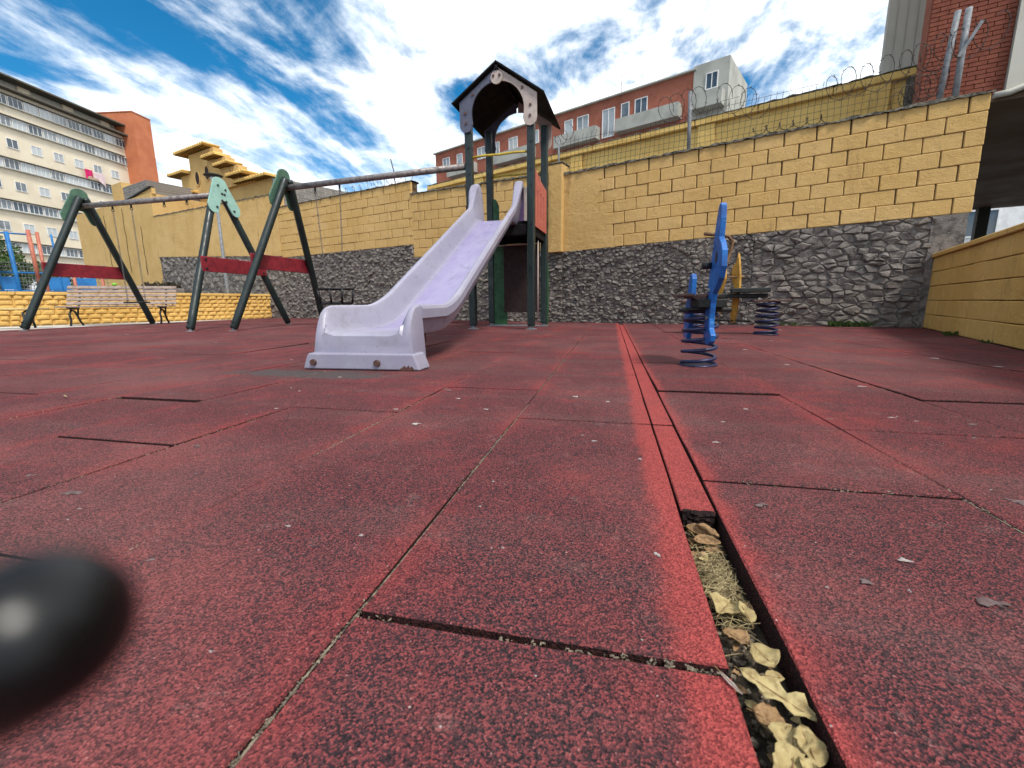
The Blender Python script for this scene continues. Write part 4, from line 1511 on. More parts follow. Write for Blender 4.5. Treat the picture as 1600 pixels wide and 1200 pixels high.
for cxp, outl in ((1140, [(1134, 497), (1133, 480), (1137, 462), (1141, 452), (1139, 444), (1143, 436), (1146, 426), (1150, 434), (1151, 446), (1147, 458), (1144, 466), (1146, 484), (1144, 497)]),
                  (1161, [(1156, 504), (1155, 486), (1158, 470), (1158, 458), (1153, 446), (1151, 436), (1153, 428), (1158, 424), (1161, 412), (1164, 424), (1167, 440), (1168, 458), (1167, 474), (1166, 490), (1162, 505)])):
    pos = YL + dv * ((cxp - 1112) * 0.0088)
    MB().prism([((x - cxp) * 0.0085, (519.5 - y_) * 0.0089) for x, y_ in outl], Vector((0.50, -0.866, 0)), (0, 0, 1), pos + Vector((0, 0.07, 0)), Vector((0.866, 0.50, 0)), 0.03).build('figure_board', 'yellow_board', se, fix=True, bevel=0.004)
    MB().tube([pos + Vector((-0.10, 0.06, 0.68)), pos + Vector((0.0, 0.06, 0.675)), pos + Vector((0.09, 0.07, 0.68))], 0.011, 8).build('handle', 'rust', se)
    MB().tube([pos + Vector((-0.02, 0.07, 0.16)), pos + Vector((0.20, 0.09, 0.15))], 0.011, 8).build('foot_bar', 'charcoal', se)

# ------------------------------------------------------------------ benches


def bench_leg(b_parent, x):
    b = MB()
    b.tube([(x, -0.22, 0.0), (x, -0.17, 0.12), (x, -0.20, 0.24), (x, -0.10, 0.34), (x, 0.02, 0.30), (x, 0.10, 0.20), (x, 0.16, 0.09), (x, 0.26, 0.0)], 0.020, 6)
    b.tube([(x, -0.24, 0.385), (x, 0.0, 0.37), (x, 0.20, 0.38), (x, 0.27, 0.50), (x, 0.33, 0.66), (x, 0.38, 0.80)], 0.020, 6)
    b.tube([(x, -0.10, 0.34), (x, -0.20, 0.39)], 0.018, 6)
    b.tube([(x, 0.10, 0.20), (x, 0.18, 0.38)], 0.018, 6)
    return b.build('leg', 'iron', b_parent, False)


bn = thing('park_bench', 'grey slatted park bench with black cast-iron legs in front of the low yellow wall', 'bench', (-10.75, 7.72, 0.0), rad(33))
for x in (-0.80, 0.80):
    bench_leg(bn, x)
for i in range(4):
    MB().box((0, -0.19 + i * 0.105, 0.405), (2.02, 0.085, 0.032), None, 0.006).build('seat_slat', 'bench_wood', bn, False)
for i in range(5):
    z = 0.475 + i * 0.088
    MB().box((0, 0.225 + i * 0.036, z), (2.02, 0.030, 0.068), Matrix.Rotation(rad(-22), 3, 'X'), 0.006).build('back_slat', 'bench_wood', bn, False)
b2 = thing('park_bench', 'cream slatted bench cut by the left edge beside the low yellow wall', 'bench', (-11.65, 5.95, 0.0), rad(40))
for x in (-0.62, 0.62):
    b = MB()
    b.tube([(x, -0.20, 0.0), (x, -0.15, 0.14), (x, -0.17, 0.30), (x, 0.0, 0.34), (x, 0.17, 0.30), (x, 0.15, 0.14), (x, 0.20, 0.0)], 0.020, 6)
    b.build('leg', 'iron', b2, False)
for i in range(4):
    MB().box((0, -0.17 + i * 0.113, 0.375), (1.75, 0.095, 0.035), None, 0.006).build('seat_slat', 'cream_wood', b2, False)

# ------------------------------------------------------------------ street lamp
LP = Vector((-11.30, 11.20, 0))
lm = thing('street_lamp', 'thin grey street lamp with flat mushroom head behind the swing gusset', 'street lamp', LP)
MB().tube([LP, LP + Vector((0, 0, 1.0)), LP + Vector((0, 0, 4.05))], [0.055, 0.050, 0.036], 10).build('pole', 'galv', lm)
MB().tube([LP + Vector((0, 0, z)) for z in (4.02, 4.05, 4.08, 4.11, 4.15)], [0.08, 0.22, 0.25, 0.17, 0.02], 18).build('lamp_head', 'charcoal', lm)
MB().tube([LP + Vector((0, 0, z)) for z in (3.94, 4.03)], [0.07, 0.10], 12).build('lamp_glass', 'white', lm)

# ------------------------------------------------------------------ wire fence on the back wall
fe = thing('wire_fence', 'ragged wire mesh and razor wire on grey posts along the right block wall top', 'fence', wp(3.0, 0.12, zR(3.0) + 1.45))
topR = lambda t: zR(t) + 1.44


def post(t, h, lean=(0, 0), r=0.028, off=0.12):
    p = wp(t, off, topR(t) - 0.05)
    return MB().tube([p, p + WD * lean[0] * 0.5 + WN * lean[1] * 0.5 + Vector((0, 0, h / 2)), p + WD * lean[0] + WN * lean[1] + Vector((0, 0, h))], r, 10).build('post', 'galv', fe)


post(2.50, 0.98, (-0.03, 0), 0.030)
post(0.12, 0.72, (0, 0), 0.018, 0.08)
post(5.60, 1.12, (0.06, 0), 0.034)
post(5.76, 1.12, (0.0, 0), 0.036)
br = wp(5.72, 0.07, topR(5.8) + 0.50)
MB().bar(br, br + WD * 0.17 + Vector((0, 0, 0.36)), 0.05, 0.035).build('brace', 'galv', fe)
wm = MB()
ft = lambda t: 0.62 + 0.16 * noise.noise((t * 1.1, 3.3, 0)) - 0.28 * max(0, (t - 3.4) / 2.4)


def wn_(t, h, k):
    return wp(t + 0.03 * noise.noise((t * 2, h * 5, k)), 0.12 + 0.05 * noise.noise((t, h * 2, 7.7)), topR(t) + h)


t = 0.12
while t < 5.6:
    hh = max(0.12, ft(t) + RN.uniform(-0.04, 0.05))
    wm.tube([wn_(t, hh * i / 5, 1.0) for i in range(6)], 0.0034, 3, False)
    t += 0.082
for r in range(8):
    h = 0.02 + r * 0.095
    run = []
    t = 0.12
    while t < 5.62:
        if h < ft(t) + 0.03:
            run.append(wn_(t, h, 1.0))
        else:
            if len(run) > 2:
                wm.tube(run, 0.0034, 3, False)
            run = []
        t += 0.07
    if len(run) > 2:
        wm.tube(run, 0.0034, 3, False)
stuff(wm.build('wire_mesh', 'wire', fe))


def razor(t0, t1, z0, z1, r, turns, off=0.12, parent=fe, tf=topR, amp=0.5):
    b = MB()
    turns *= 1.9
    n = int(turns * 14)
    pts = []
    for i in range(n + 1):
        u = i / n
        a = 2 * math.pi * turns * u
        rr = r * (1 + amp * 0.5 * noise.noise((u * 7, t0, 1.0)))
        tt = t0 + (t1 - t0) * u + 0.75 * rr * math.cos(a)
        zz = z0 + (z1 - z0) * u + rr * math.sin(a)
        pts.append(wp(tt, off + 0.5 * rr * math.cos(a + 0.6), max(tf(tt) + 0.01, tf(tt) + zz)))
    b.tube(pts, 0.0046, 4, False)
    for i in range(1, n, 2):
        p = pts[i]
        d_ = Vector((RN.uniform(-1, 1), RN.uniform(-1, 1), RN.uniform(-1, 1))).normalized() * 0.022
        b.tube([p - d_, p + d_], 0.005, 3, False)
    return b.build('razor_coil', 'wire', parent)


razor(2.05, 2.75, 0.72, 0.78, 0.20, 2.1)
razor(2.95, 3.5, 0.72, 0.48, 0.20, 1.6)
razor(4.35, 5.65, 0.48, 0.62, 0.17, 3.4)
razor(5.3, 6.1, 0.62, 0.75, 0.17, 2.3)
razor(5.15, 5.6, 0.10, 0.30, 0.14, 2.8)
razor(0.05, 0.35, 0.62, 0.80, 0.10, 1.2)
razor(3.4, 4.4, 0.12, 0.10, 0.05, 3.0)
f2 = thing('wire_fence', 'sparse leaning wire strands and thin post on top of the left block wall', 'fence', wp(-4.6, 0.1, 3.25))
topL = lambda t: 3.25
MB().tube([wp(-4.25, 0.1, 3.22), wp(-4.27, 0.1, 3.55), wp(-4.36, 0.1, 3.86)], 0.013, 6).build('post', 'wire', f2)
razor(-5.2, -3.7, 0.10, 0.14, 0.12, 3.4, 0.1, f2, topL)
razor(-6.6, -5.3, 0.05, 0.10, 0.08, 2.6, 0.1, f2, topL)

# ------------------------------------------------------------------ rear yellow wall
QA, QB = Vector((6.15, 11.70, 0)), Vector((-7.5, 17.92, 0))
QD = (QB - QA).normalized()
QN = Vector((-QD.y, QD.x, 0))
if QN.y < 0:
    QN = -QN
QROT = Matrix.Rotation(math.atan2(QD.y, QD.x), 3, 'Z')
QL = (QB - QA).length


def qp(s, off=0.0, z=0.0):
    return QA + QD * s + QN * off + Vector((0, 0, z))


rw = thing('rear_wall', 'taller bright yellow wall with mossy coping behind the block wall', 'wall', qp(QL / 2))
MB().box(qp(QL / 2, 0.15, 2.45), (QL, 0.30, 5.04), QROT).build('wall_core', 'yellow_rear', rw)
for k in range(10):
    L = QL / 10
    MB().box(qp((k + 0.5) * L, 0.13, 5.05 + RN.uniform(-0.008, 0.008)), (L - 0.012, 0.52, 0.16), QROT, 0.02).build('coping', 'yellow_rear', rw)
cpb = MB()
n = 190
vs = []
for i in range(n + 1):
    s = QL * i / n
    for j, (o_, hh) in enumerate(((-0.14, 0.0), (-0.12, 0.6), (0.13, 1.0), (0.38, 0.6), (0.40, 0.0))):
        vs.append(qp(s, o_, 5.132 + hh * 0.06 * max(0.1, 0.6 + 1.2 * noise.noise((s * 5, j, 3.0)))))
cpb.add(vs, [(i * 5 + j, (i + 1) * 5 + j, (i + 1) * 5 + j + 1, i * 5 + j + 1) for i in range(n) for j in range(4)])
cpb.build('moss', 'mosscap', rw, fix=True)
for s in (0.70, 4.2, 8.1, 12.2):
    MB().box(qp(s, -0.04, 2.45), (0.42, 0.10, 5.03), QROT, 0.01).build('pilaster', 'yellow_rear', rw)
MB().box(qp(0.10, -0.06, 4.55), (0.30, 0.12, 0.85), QROT, 0.04).build('dark_block', 'mosscap', rw)  # dark block at the wall end beside the brick building

# ------------------------------------------------------------------ church behind the wall
cd = thing('church', 'ochre church front with stepped tiled gable and two oval windows', 'church', wp(-15.5, 1.5))
CO = 2.0
MB().box(wp(-16.05, CO + 2.0, 2.5), (7.6, 4.0, 5.0), WROT).build('nave_wall', 'yellow_plain', cd)
sw = MB()
a = [wp(-12.235, CO - 0.02, 0), wp(-12.235, CO + 4.0, 0), wp(-12.235, CO + 4.0, 5.15), wp(-12.235, CO - 0.02, 5.0)]
sw.add(a + [p + WD * 0.06 for p in a], [(0, 1, 2, 3), (7, 6, 5, 4), (3, 2, 6, 7), (0, 3, 7, 4), (1, 5, 6, 2), (0, 4, 5, 1)])
sw.build('side_wall', 'grey_block', cd, fix=True)


def eave(t0, t1, z, front, depth, name='tiled_eave'):
    b = MB()
    b.box(wp((t0 + t1) / 2, front + depth / 2, z), (t1 - t0, depth, 0.06), WROT)
    e = b.build(name, 'tile_eave', cd)
    r = MB()
    k = t0 + 0.05
    while k < t1:
        r.box(wp(k, front + depth / 2, z - 0.044), (0.07, depth - 0.02, 0.02), WROT)
        k += 0.19
    stuff(place('batten', r.mesh('batten', 'tile_rib'), e))
    c = MB()
    k = t0
    while k < t1 - 0.02:
        c.tube([wp(k + 0.09, front - 0.01, z + 0.035), wp(k + 0.09, front + depth, z + 0.04)], 0.045, 6)
        k += 0.18
    stuff(place('roof_tile', c.mesh('roof_tile', 'tile_eave'), e))
    return e


steps = [(-17.75, -15.75, 4.98, 6.60), (-15.75, -14.95, 4.98, 6.12), (-14.95, -14.15, 4.98, 5.70), (-14.15, -13.25, 4.98, 5.22), (-18.6, -17.75, 4.98, 5.88)]
for t0, t1, z0, z1 in steps:
    MB().box(wp((t0 + t1) / 2, CO + 0.06, (z0 + z1) / 2), (t1 - t0 - 0.004, 0.36, z1 - z0), WROT).build('gable_step', 'yellow_plain', cd)
for t0, t1, z in ((-18.35, -15.95, 6.68), (-16.20, -15.15, 6.20), (-15.42, -14.42, 5.78), (-14.6, -13.5, 5.29), (-19.15, -17.78, 5.94)):
    eave(t0, t1, z, CO - 0.42, 0.64)
eave(-19.95, -17.3, 5.10, CO - 0.30, 0.5)
eave(-14.3, -12.15, 5.04, CO - 0.30, 0.5)
for t, z in ((-17.2, 5.62), (-16.4, 5.72)):
    ov = MB()
    ov.prism([(0.17 * math.cos(a), 0.27 * math.sin(a)) for a in (2 * math.pi * i / 18 for i in range(18))], WD, (0, 0, 1), wp(t, CO - 0.112, z), -WN, 0.03)
    w_ = ov.build('oval_window', 'brown_board', cd, fix=True)
    rg = MB().tube([wp(t + 0.18 * math.cos(a), CO - 0.135, z + 0.28 * math.sin(a)) for a in (2 * math.pi * i / 20 for i in range(20))], 0.025, 6, False, True)
    place('window_ring', rg.mesh('window_ring', 'yellow_plain'), w_)
local_box_late = []
an = thing('annex', 'stained ochre annex wall left of the church under a sloping dark roof edge', 'building', wp(-21.0, 0.0))
MB().box(wp(-20.9, 1.2, 2.3), (7.9, 2.4, 4.72), WROT).build('wall', 'yellow_plain', an)
MB().box(wp(-20.2, 1.22, 5.06), (1.0, 2.2, 0.80), WROT).build('upper_wall', 'yellow_plain', an)
local_box_late.append((an, wp(-18.6, 1.25, 4.95)))
rg_ = [(-19.0, 4.64), (-16.9, 4.64), (-16.9, 4.86)]
MB().prism(rg_, WD, (0, 0, 1), wp(0, 0.05), WN, 0.12).build('gable', 'yellow_plain', an, fix=True)
MB().bar(wp(-19.1, 0.06, 4.66), wp(-16.9, 0.06, 4.89), 0.16, 0.045).build('roof_edge', 'charcoal', an)
for t, z, h in ((-21.6, 3.2, 2.2), (-19.7, 3.1, 2.6), (-18.2, 2.6, 1.9)):
    cr_ = MB()
    pp0 = [wp(t + 0.10 * noise.noise((q * 1.7, t, 0)), -0.003, z + h / 2 - h * q / 9) for q in range(10)]
    cr_.tube(pp0, [0.015 + 0.022 * abs(noise.noise((q * 2.1, t, 3.0))) for q in range(10)], 5)
    cr_.build('render_crack', 'joint', an)

# ------------------------------------------------------------------ brick apartment block beyond the rear wall
GA = Vector((6.42, 44.87, 0))
GD = Vector((-0.89923, 0.43748, 0))
GN = Vector((0.43748, 0.89923, 0))
GROT = Matrix.Rotation(math.atan2(-GD.y, -GD.x), 3, 'Z')


def gp3(s, off=0.0, z=0.0):
    return GA + GD * s + GN * off + Vector((0, 0, z))


gb = thing('apartment_block', 'long red brick apartment block with grey balcony bands rising behind the rear wall', 'building', gp3(16))


def local_box(parent, name, mat, c, size, rot):
    """box with its own local frame so object-space patterns run along it"""
    me = MB().box((0, 0, 0), size).mesh(name, mat)
    o = place(name, me, parent)
    o.matrix_basis = Matrix.Translation(c) @ rot.to_4x4()
    return o


wmesh = {}


def window(parent, c, w, h, rot, frame='white', mull=1, d=0.12):
    """framed window, glass set back; +Y of rot points into the building"""
    key = (round(w, 2), round(h, 2), frame, mull)
    if key not in wmesh:
        f = MB()
        t = 0.07
        f.box((0, 0, h / 2 - t / 2), (w, 0.10, t))
        f.box((0, 0, -h / 2 + t / 2), (w, 0.10, t))
        for sx in (-1, 1):
            f.box((sx * (w / 2 - t / 2), 0, 0), (t, 0.098, h - 2 * t))
        for k in range(mull):
            f.box((-w / 2 + w * (k + 1) / (mull + 1), 0, 0), (t * 0.8, 0.096, h - 2 * t))
        g = MB().box((0, 0.02, 0), (w - 2 * t + 0.004, 0.02, h - 2 * t + 0.004))
        wmesh[key] = (f.mesh('window', frame), g.mesh('pane', 'glass'))
    a, b = wmesh[key]
    o = place('window', a, parent)
    o.matrix_basis = Matrix.Translation(c) @ rot.to_4x4()
    p = place('pane', b, o, False)
    return o


for q_an, q_c in local_box_late:
    local_box(q_an, 'upper_wall', 'grey_block', q_c, (2.2, 2.2, 0.58), WROT)
local_box(gb, 'wall', 'brick_red', gp3(16.8, 5.0, 10.0), (33.6, 10.0, 20.2), GROT)
local_box(gb, 'parapet', 'grey_conc', gp3(16.8, 4.9, 20.16), (34.0, 10.4, 0.12), GROT)
local_box(gb, 'end_bay', 'grey_conc', gp3(-1.45, 3.2, 10.0), (2.9, 6.6, 20.9), GROT)
window(gb, gp3(-1.55, -0.15, 18.9), 1.0, 1.3, GROT)
for s0, s1, z in ((0.9, 6.9, 17.1), (9.0, 14.0, 17.1), (17.0, 22.5, 17.1), (26.0, 30.5, 17.1), (0.9, 6.9, 14.1), (9.0, 14.0, 14.1)):
    local_box(gb, 'balcony', 'grey_conc', gp3((s0 + s1) / 2, -0.5, z), (s1 - s0, 1.0, 1.15), GROT)
local_box(gb, 'balcony', 'grey_conc', gp3(-1.5, -0.65, 17.2), (2.4, 1.1, 1.2), GROT)
for s, w, h, z, m in ((4.75, 1.25, 1.35, 18.6, 1), (6.35, 0.85, 1.35, 18.6, 0), (8.1, 1.35, 2.6, 17.9, 1), (11.0, 1.35, 1.35, 18.6, 1), (12.7, 1.0, 1.35, 18.6, 0), (17.2, 1.3, 1.35, 18.6, 1), (20.2, 1.3, 1.35, 18.6, 1), (22.8, 1.0, 2.2, 18.2, 1), (25.2, 1.3, 1.35, 18.6, 1), (29.0, 1.0, 1.35, 18.6, 0), (31.5, 1.3, 1.35, 18.6, 1)):
    window(gb, gp3(s, -0.045, z), w, h, GROT, 'white', m)
MB().tube([gp3(7.3, 1.0, 20.2), gp3(7.3, 1.0, 22.9)], 0.03, 6).build('antenna', 'galv', gb)
MB().bar(gp3(6.9, 1.0, 22.2), gp3(7.6, 1.0, 22.25), 0.03, 0.03).build('antenna', 'galv', gb)
for s in (4.9, 13.5):
    local_box(gb, 'vent', 'charcoal', gp3(s, 1.5, 20.45), (0.35, 0.35, 0.5), GROT)

# ------------------------------------------------------------------ brick building at the right edge
rb = thing('corner_building', 'red brick upper storey on a dark brown overhang at the right edge', 'building', wp(10.0, 6.0))
ZB = 3.80
bw = local_box(rb, 'brick_wall', 'brick_red', wp(6.45, 3.30, 7.3), (1.10, 0.48, 7.0), WROT)
# courses of bricks catch the light on the near face
bm_ = {}
bl, bh = 0.24, 0.071
for r in range(44):
    s = 5.90 - (bl / 2 if r % 2 else 0)
    while s < 6.98:
        a, b = max(s, 5.905), min(s + bl, 6.99)
        s += bl
        if b - a < 0.04:
            continue
        w = round(b - a - 0.010, 3)
        if w not in bm_:
            bm_[w] = MB().box((0, 0, 0), (w, 0.03, bh - 0.010), None, 0.002).mesh('brick', 'brick_tower_near' if 'brick_tower_near' in M else M.setdefault('brick_tower_near', worn('near_red_brick', (0.235, 0.078, 0.050), (0.175, 0.055, 0.037), (0.33, 0.14, 0.10), 9, 0.9, 0.1, 0.4, 60, vary=0.5)))
        o = place('brick', bm_[w], bw)
        o.matrix_basis = Matrix.Translation(bw.matrix_basis.inverted() @ wp((a + b) / 2, 3.043 + RN.uniform(-.002, .002), ZB + 0.02 + (r + 0.5) * bh)) if False else Matrix.Translation(wp((a + b) / 2, 3.043 + RN.uniform(-.002, .002), ZB + 0.02 + (r + 0.5) * bh)) @ WROT.to_4x4()
local_box(rb, 'cream_pier', 'cream_clad', wp(8.6, 3.45, 7.25), (3.2, 1.0, 6.9), WROT)
MB().tube([wp(6.86, 2.93, ZB - 0.03), wp(7.05, 2.93, ZB - 0.02), wp(7.2, 2.93, ZB + 0.03), wp(7.5, 2.93, ZB + 0.05), wp(10.2, 2.93, ZB + 0.05)], 0.05, 8).build('drip_edge', 'cream_clad', rb)
sf = MB()
sf.box(wp(12.0, 9.35, ZB - 0.06), (12.2, 12.7, 0.10), WROT)
sf.build('soffit', 'soffit', rb)
local_box(rb, 'cream_wall', 'cream_clad', wp(6.55, 5.15, 7.6), (2.0, 0.3, 7.5), WROT)
for k in range(5):
    local_box(rb, 'cladding_seam', 'grey_conc', wp(5.70 + k * 0.17, 4.995, 7.6), (0.010, 0.012, 7.4), WROT)
local_box(rb, 'far_column', 'charcoal', wp(10.35, 15.3, 1.83), (0.32, 0.32, 3.75), WROT)
wh = thing('added_facade', 'white facade added for the bright patch under the brown overhang', 'building', wp(16.0, 28.0))  # added white wall standing in for hazy bright sky below the overhang
local_box(wh, 'wall', 'white', wp(16.0, 29.0, 3.5), (26.0, 2.0, 7.2), WROT)
for k in range(6):
    window(wh, wp(7.0 + k * 3.4, 27.95, 4.6), 1.4, 1.5, WROT, 'white', 1)

# ------------------------------------------------------------------ far apartment block on the left
AA = Vector((-86.03, 51.43, 0))
AV = Vector((-0.14871, 0.98888, 0))
ANr = Vector((-0.98888, -0.14871, 0))         # into the building
AROT = Matrix((AV, ANr, Vector((0, 0, 1)))).transposed()


def ap3(s, off=0.0, z=0.0):
    return AA + AV * s + ANr * off + Vector((0, 0, z))


ab = thing('apartment_block', 'long cream apartment block with rows of white gallery windows at upper left', 'building', ap3(0))
local_box(ab, 'wall', 'cream_wall', ap3(-6.0, 7.0, 15.6), (48.0, 14.0, 31.2), AROT)
local_box(ab, 'attic', 'grey_conc', ap3(-6.0, 7.6, 32.0), (47.6, 13.0, 1.7), AROT)
local_box(ab, 'roof_eave', 'mosscap', ap3(-6.0, 6.6, 32.95), (48.6, 15.0, 0.22), AROT)
local_box(ab, 'cornice', 'mosscap', ap3(-6.0, 6.4, 31.25), (48.4, 15.0, 0.25), AROT)
for k in range(5):
    local_box(ab, 'attic_block', 'cream_wall', ap3(-9 + k * 6.2, 1.05, 32.05), (1.6, 0.5, 1.5), AROT)
zf = 29.75
row = 0
while zf > 4:
    if row in (0, 1, 3, 5, 7):
        s = -14.0
        local_box(ab, 'gallery_ledge', 'grey_conc', ap3(-2.0, -0.12, zf - 0.74), (39.0, 0.5, 0.14), AROT)
        local_box(ab, 'gallery_lintel', 'mosscap', ap3(-2.0, -0.12, zf + 0.76), (39.0, 0.5, 0.12), AROT)
        while s < 17.0:
            window(ab, ap3(s + 0.95, -0.10, zf), 1.86, 1.30, AROT, 'white', 2)
            s += 2.02
    else:
        s = -13.5
        while s < 17.0:
            window(ab, ap3(s + 0.8, -0.055, zf), 1.45, 1.30, AROT, 'white', 1)
            s += 3.1
    zf -= 2.95
    row += 1
tr = thing('brick_tower', 'windowless orange brick stair tower at the end of the cream apartment block', 'building', ap3(20, 2))
local_box(tr, 'wall', 'brick_tower', ap3(19.9, 3.0, 17.6), (3.8, 11.0, 35.2), AROT)
local_box(tr, 'parapet', 'brick_tower', ap3(19.9, 3.0, 35.26), (4.0, 11.2, 0.12), AROT)


def cloth(name, label, s, z, w, h, mat):
    b = MB()
    nx, nz = 10, 6
    vs = []
    for i in range(nx + 1):
        for j in range(nz + 1):
            u, v = i / nx, j / nz
            vs.append(ap3(s + w * u, -0.55 - 0.10 * math.sin(u * 11) * v - 0.06 * noise.noise((u * 4, v * 3, s)), z - h * v * (0.8 + 0.3 * math.sin(u * 2.7 + s))))
    fs = [(i * (nz + 1) + j, (i + 1) * (nz + 1) + j, (i + 1) * (nz + 1) + j + 1, i * (nz + 1) + j + 1) for i in range(nx) for j in range(nz)]
    b.add(vs, fs, True)
    return tag(b.build(name, mat), label, 'laundry', 'washing on the cream apartment block')


cloth('laundry', 'magenta cloth hung out below a window of the cream apartment block', 9.3, 23.2, 1.3, 2.0, 'cloth_pink')
cloth('laundry', 'pale pink cloth hanging beside the magenta one on the cream block', 10.8, 23.1, 1.9, 2.1, 'cloth_pale')

# ------------------------------------------------------------------ sports court fence beyond the low wall
co = thing('court_fence', 'blue and orange tubular court fence with netting behind the low left wall', 'fence', (-18.0, 11.2, 0))


def on_line(px, d=15.0):
    v = cr * ((px - 800) / 680.0) + cf * 1.0
    q = v * d
    return Vector((q.x, q.y, 0))


cA, cB = on_line(-40, 14.2), on_line(200, 16.8)


def cpt(px, z):
    u = (px + 40) / 240.0
    p = cA.lerp(cB, u)
    return Vector((p.x, p.y, z))


for px in (6, 52, 95, 140, 187):
    MB().tube([cpt(px, -0.05), cpt(px, 1.75 if px not in (6, 95) else 2.9)], 0.05, 8).build('post', 'court_orange', co)
MB().tube([cpt(84, 1.0), cpt(82, 2.95)], 0.06, 8).build('post', 'court_orange', co)
for px in (54, 30, 120):
    MB().tube([cpt(px, -0.05), cpt(px - 4, 2.85)], 0.06 if px == 54 else 0.03, 8).build('post', 'court_blue', co)
for z, a, b in ((2.8, 20, 84), (1.55, 30, 200), (0.95, -40, 200), (1.95, -40, 30)):
    MB().tube([cpt(a, z), cpt(b, z)], 0.028, 6).build('rail', 'court_blue', co)
for a, b in ((30, 50), (98, 132), (142, 176)):
    p0, p1 = cpt(a, 0.95), cpt(b, 1.45)
    MB().box((p0 + p1) / 2, ((Vector((p1.x - p0.x, p1.y - p0.y, 0))).length, 0.03, 0.42), Matrix.Rotation(math.atan2(p1.y - p0.y, p1.x - p0.x), 3, 'Z')).build('panel', 'court_blue', co)
nt = MB()
for i in range(48):
    px = -40 + i * 5
    nt.tube([cpt(px, 0.2), cpt(px, 1.9 if px < 96 else 1.55)], 0.008, 3, False)
for i in range(14):
    nt.tube([cpt(-40, 0.3 + i * 0.12), cpt(200, 0.3 + i * 0.12)], 0.008, 3, False)
stuff(nt.build('netting', 'galv', co))
hb = thing('basketball_backboard', 'grey plywood backboard on a steel post at the left edge behind the court fence', 'backboard', cpt(2, 0))
hpos = cpt(4, 2.55) + Vector((0.3, -0.4, 0))
hm = Matrix.Rotation(rad(35), 3, 'Z')
MB().box(hpos, (1.35, 0.05, 0.82), hm, 0.01).build('board', 'board_grey', hb)
sqb = MB()
for dx, dz, w_, h_ in ((-0.28, -0.05, 0.04, 0.46), (0.28, -0.05, 0.04, 0.46), (0, 0.18, 0.6, 0.04), (0, -0.28, 0.6, 0.04)):
    sqb.box(hpos + hm @ Vector((dx, -0.03, dz)), (w_, 0.012, h_), hm)
sqb.build('target_frame', 'brown_board', hb)
MB().box(hpos + hm @ Vector((-0.1, -0.02, -0.5)), (1.0, 0.09, 0.16), hm).build('lower_pad', 'court_blue', hb)
MB().tube([cpt(2, -0.05) + Vector((0.2, 0.1, 0)), cpt(2, 2.3) + Vector((0.2, 0.1, 0)), hpos + hm @ Vector((0, 0.03, 0))], 0.06, 8).build('post', 'court_orange', hb)
pc_ = MB()
for (a, z0, b, z1) in ((-20, 1.8, 35, 0.9), (88, 1.5, 118, 1.0)):
    pc_.tube([cpt(a, z0), cpt((a + b) / 2, (z0 + z1) / 2 - 0.06), cpt(b, z1)], 0.014, 5)
tag(pc_.build('slack_cable', 'charcoal'), 'thin black cable sagging along the court fence behind the low wall', 'cable')

# small street trees beyond the court
def tree(name, label, base, h, r, n):
    t = thing(name, label, 'tree', base, 0, 'street trees beyond the court')
    b = Vector(base)
    tb = MB()
    tb.tube([b, b + Vector((0.05, 0, h * 0.4)), b + Vector((0, 0.1, h * 0.75))], [0.11, 0.08, 0.04], 7)
    for k in range(6):
        a = k * 1.05
        s = b + Vector((0, 0, h * (0.38 + 0.05 * k)))
        tb.tube([s, s + Vector((math.cos(a) * r * 0.4, math.sin(a) * r * 0.4, h * 0.12)), s + Vector((math.cos(a) * r * 0.75, math.sin(a) * r * 0.75, h * 0.2))], [0.04, 0.028, 0.012], 5)
    tb.build('trunk', 'dry_weed', t)
    c = MB()
    for i in range(n):
        while True:
            p = Vector((RN.uniform(-1, 1), RN.uniform(-1, 1), RN.uniform(-1, 1)))
            if p.length < 1 and noise.noise(p * 2.2 + b) > -0.12 - 0.3 * (1 - p.length):
                break
        p = b + Vector((p.x * r, p.y * r, h * 0.72 + p.z * r * 0.85))
        d1 = Vector((RN.uniform(-1, 1), RN.uniform(-1, 1), RN.uniform(-.6, .6))).normalized() * 0.11
        d2 = Vector((RN.uniform(-1, 1), RN.uniform(-1, 1), RN.uniform(-1, 1))).normalized() * 0.06
        c.add([p - d1, p + d2, p + d1, p - d2], [(0, 1, 2, 3)])
    c.build('crown', 'weed', t)


p = on_line(66, 26)
tree('street_tree', 'small bushy tree seen between the blue and orange court posts', (p.x, p.y, -0.05), 3.4, 1.15, 1500)
p = on_line(36, 30)
tree('street_tree', 'dark tree top showing just above the basketball backboard', (p.x, p.y, -0.05), 5.6, 1.3, 1300)
p = on_line(124, 30)
tree('street_tree', 'low shrubby tree between swing leg and yellow annex wall', (p.x, p.y, -0.05), 3.2, 1.2, 1200)

# low white commercial building beyond the court
p = on_line(60, 48)
lb = thing('low_building', 'low white building with dark openings at the foot of the cream block', 'building', (p.x, p.y, 0))
LR = Matrix.Rotation(math.atan2(cr.y, cr.x), 3, 'Z')
local_box(lb, 'wall', 'white', Vector((p.x, p.y, 1.9)), (30, 6, 4.0), LR)
for k in range(10):
    window(lb, Vector((p.x, p.y, 2.4)) + LR @ Vector((-13 + k * 2.8, -3.03, 0)), 1.7, 1.3, LR, 'grey_conc', 1)

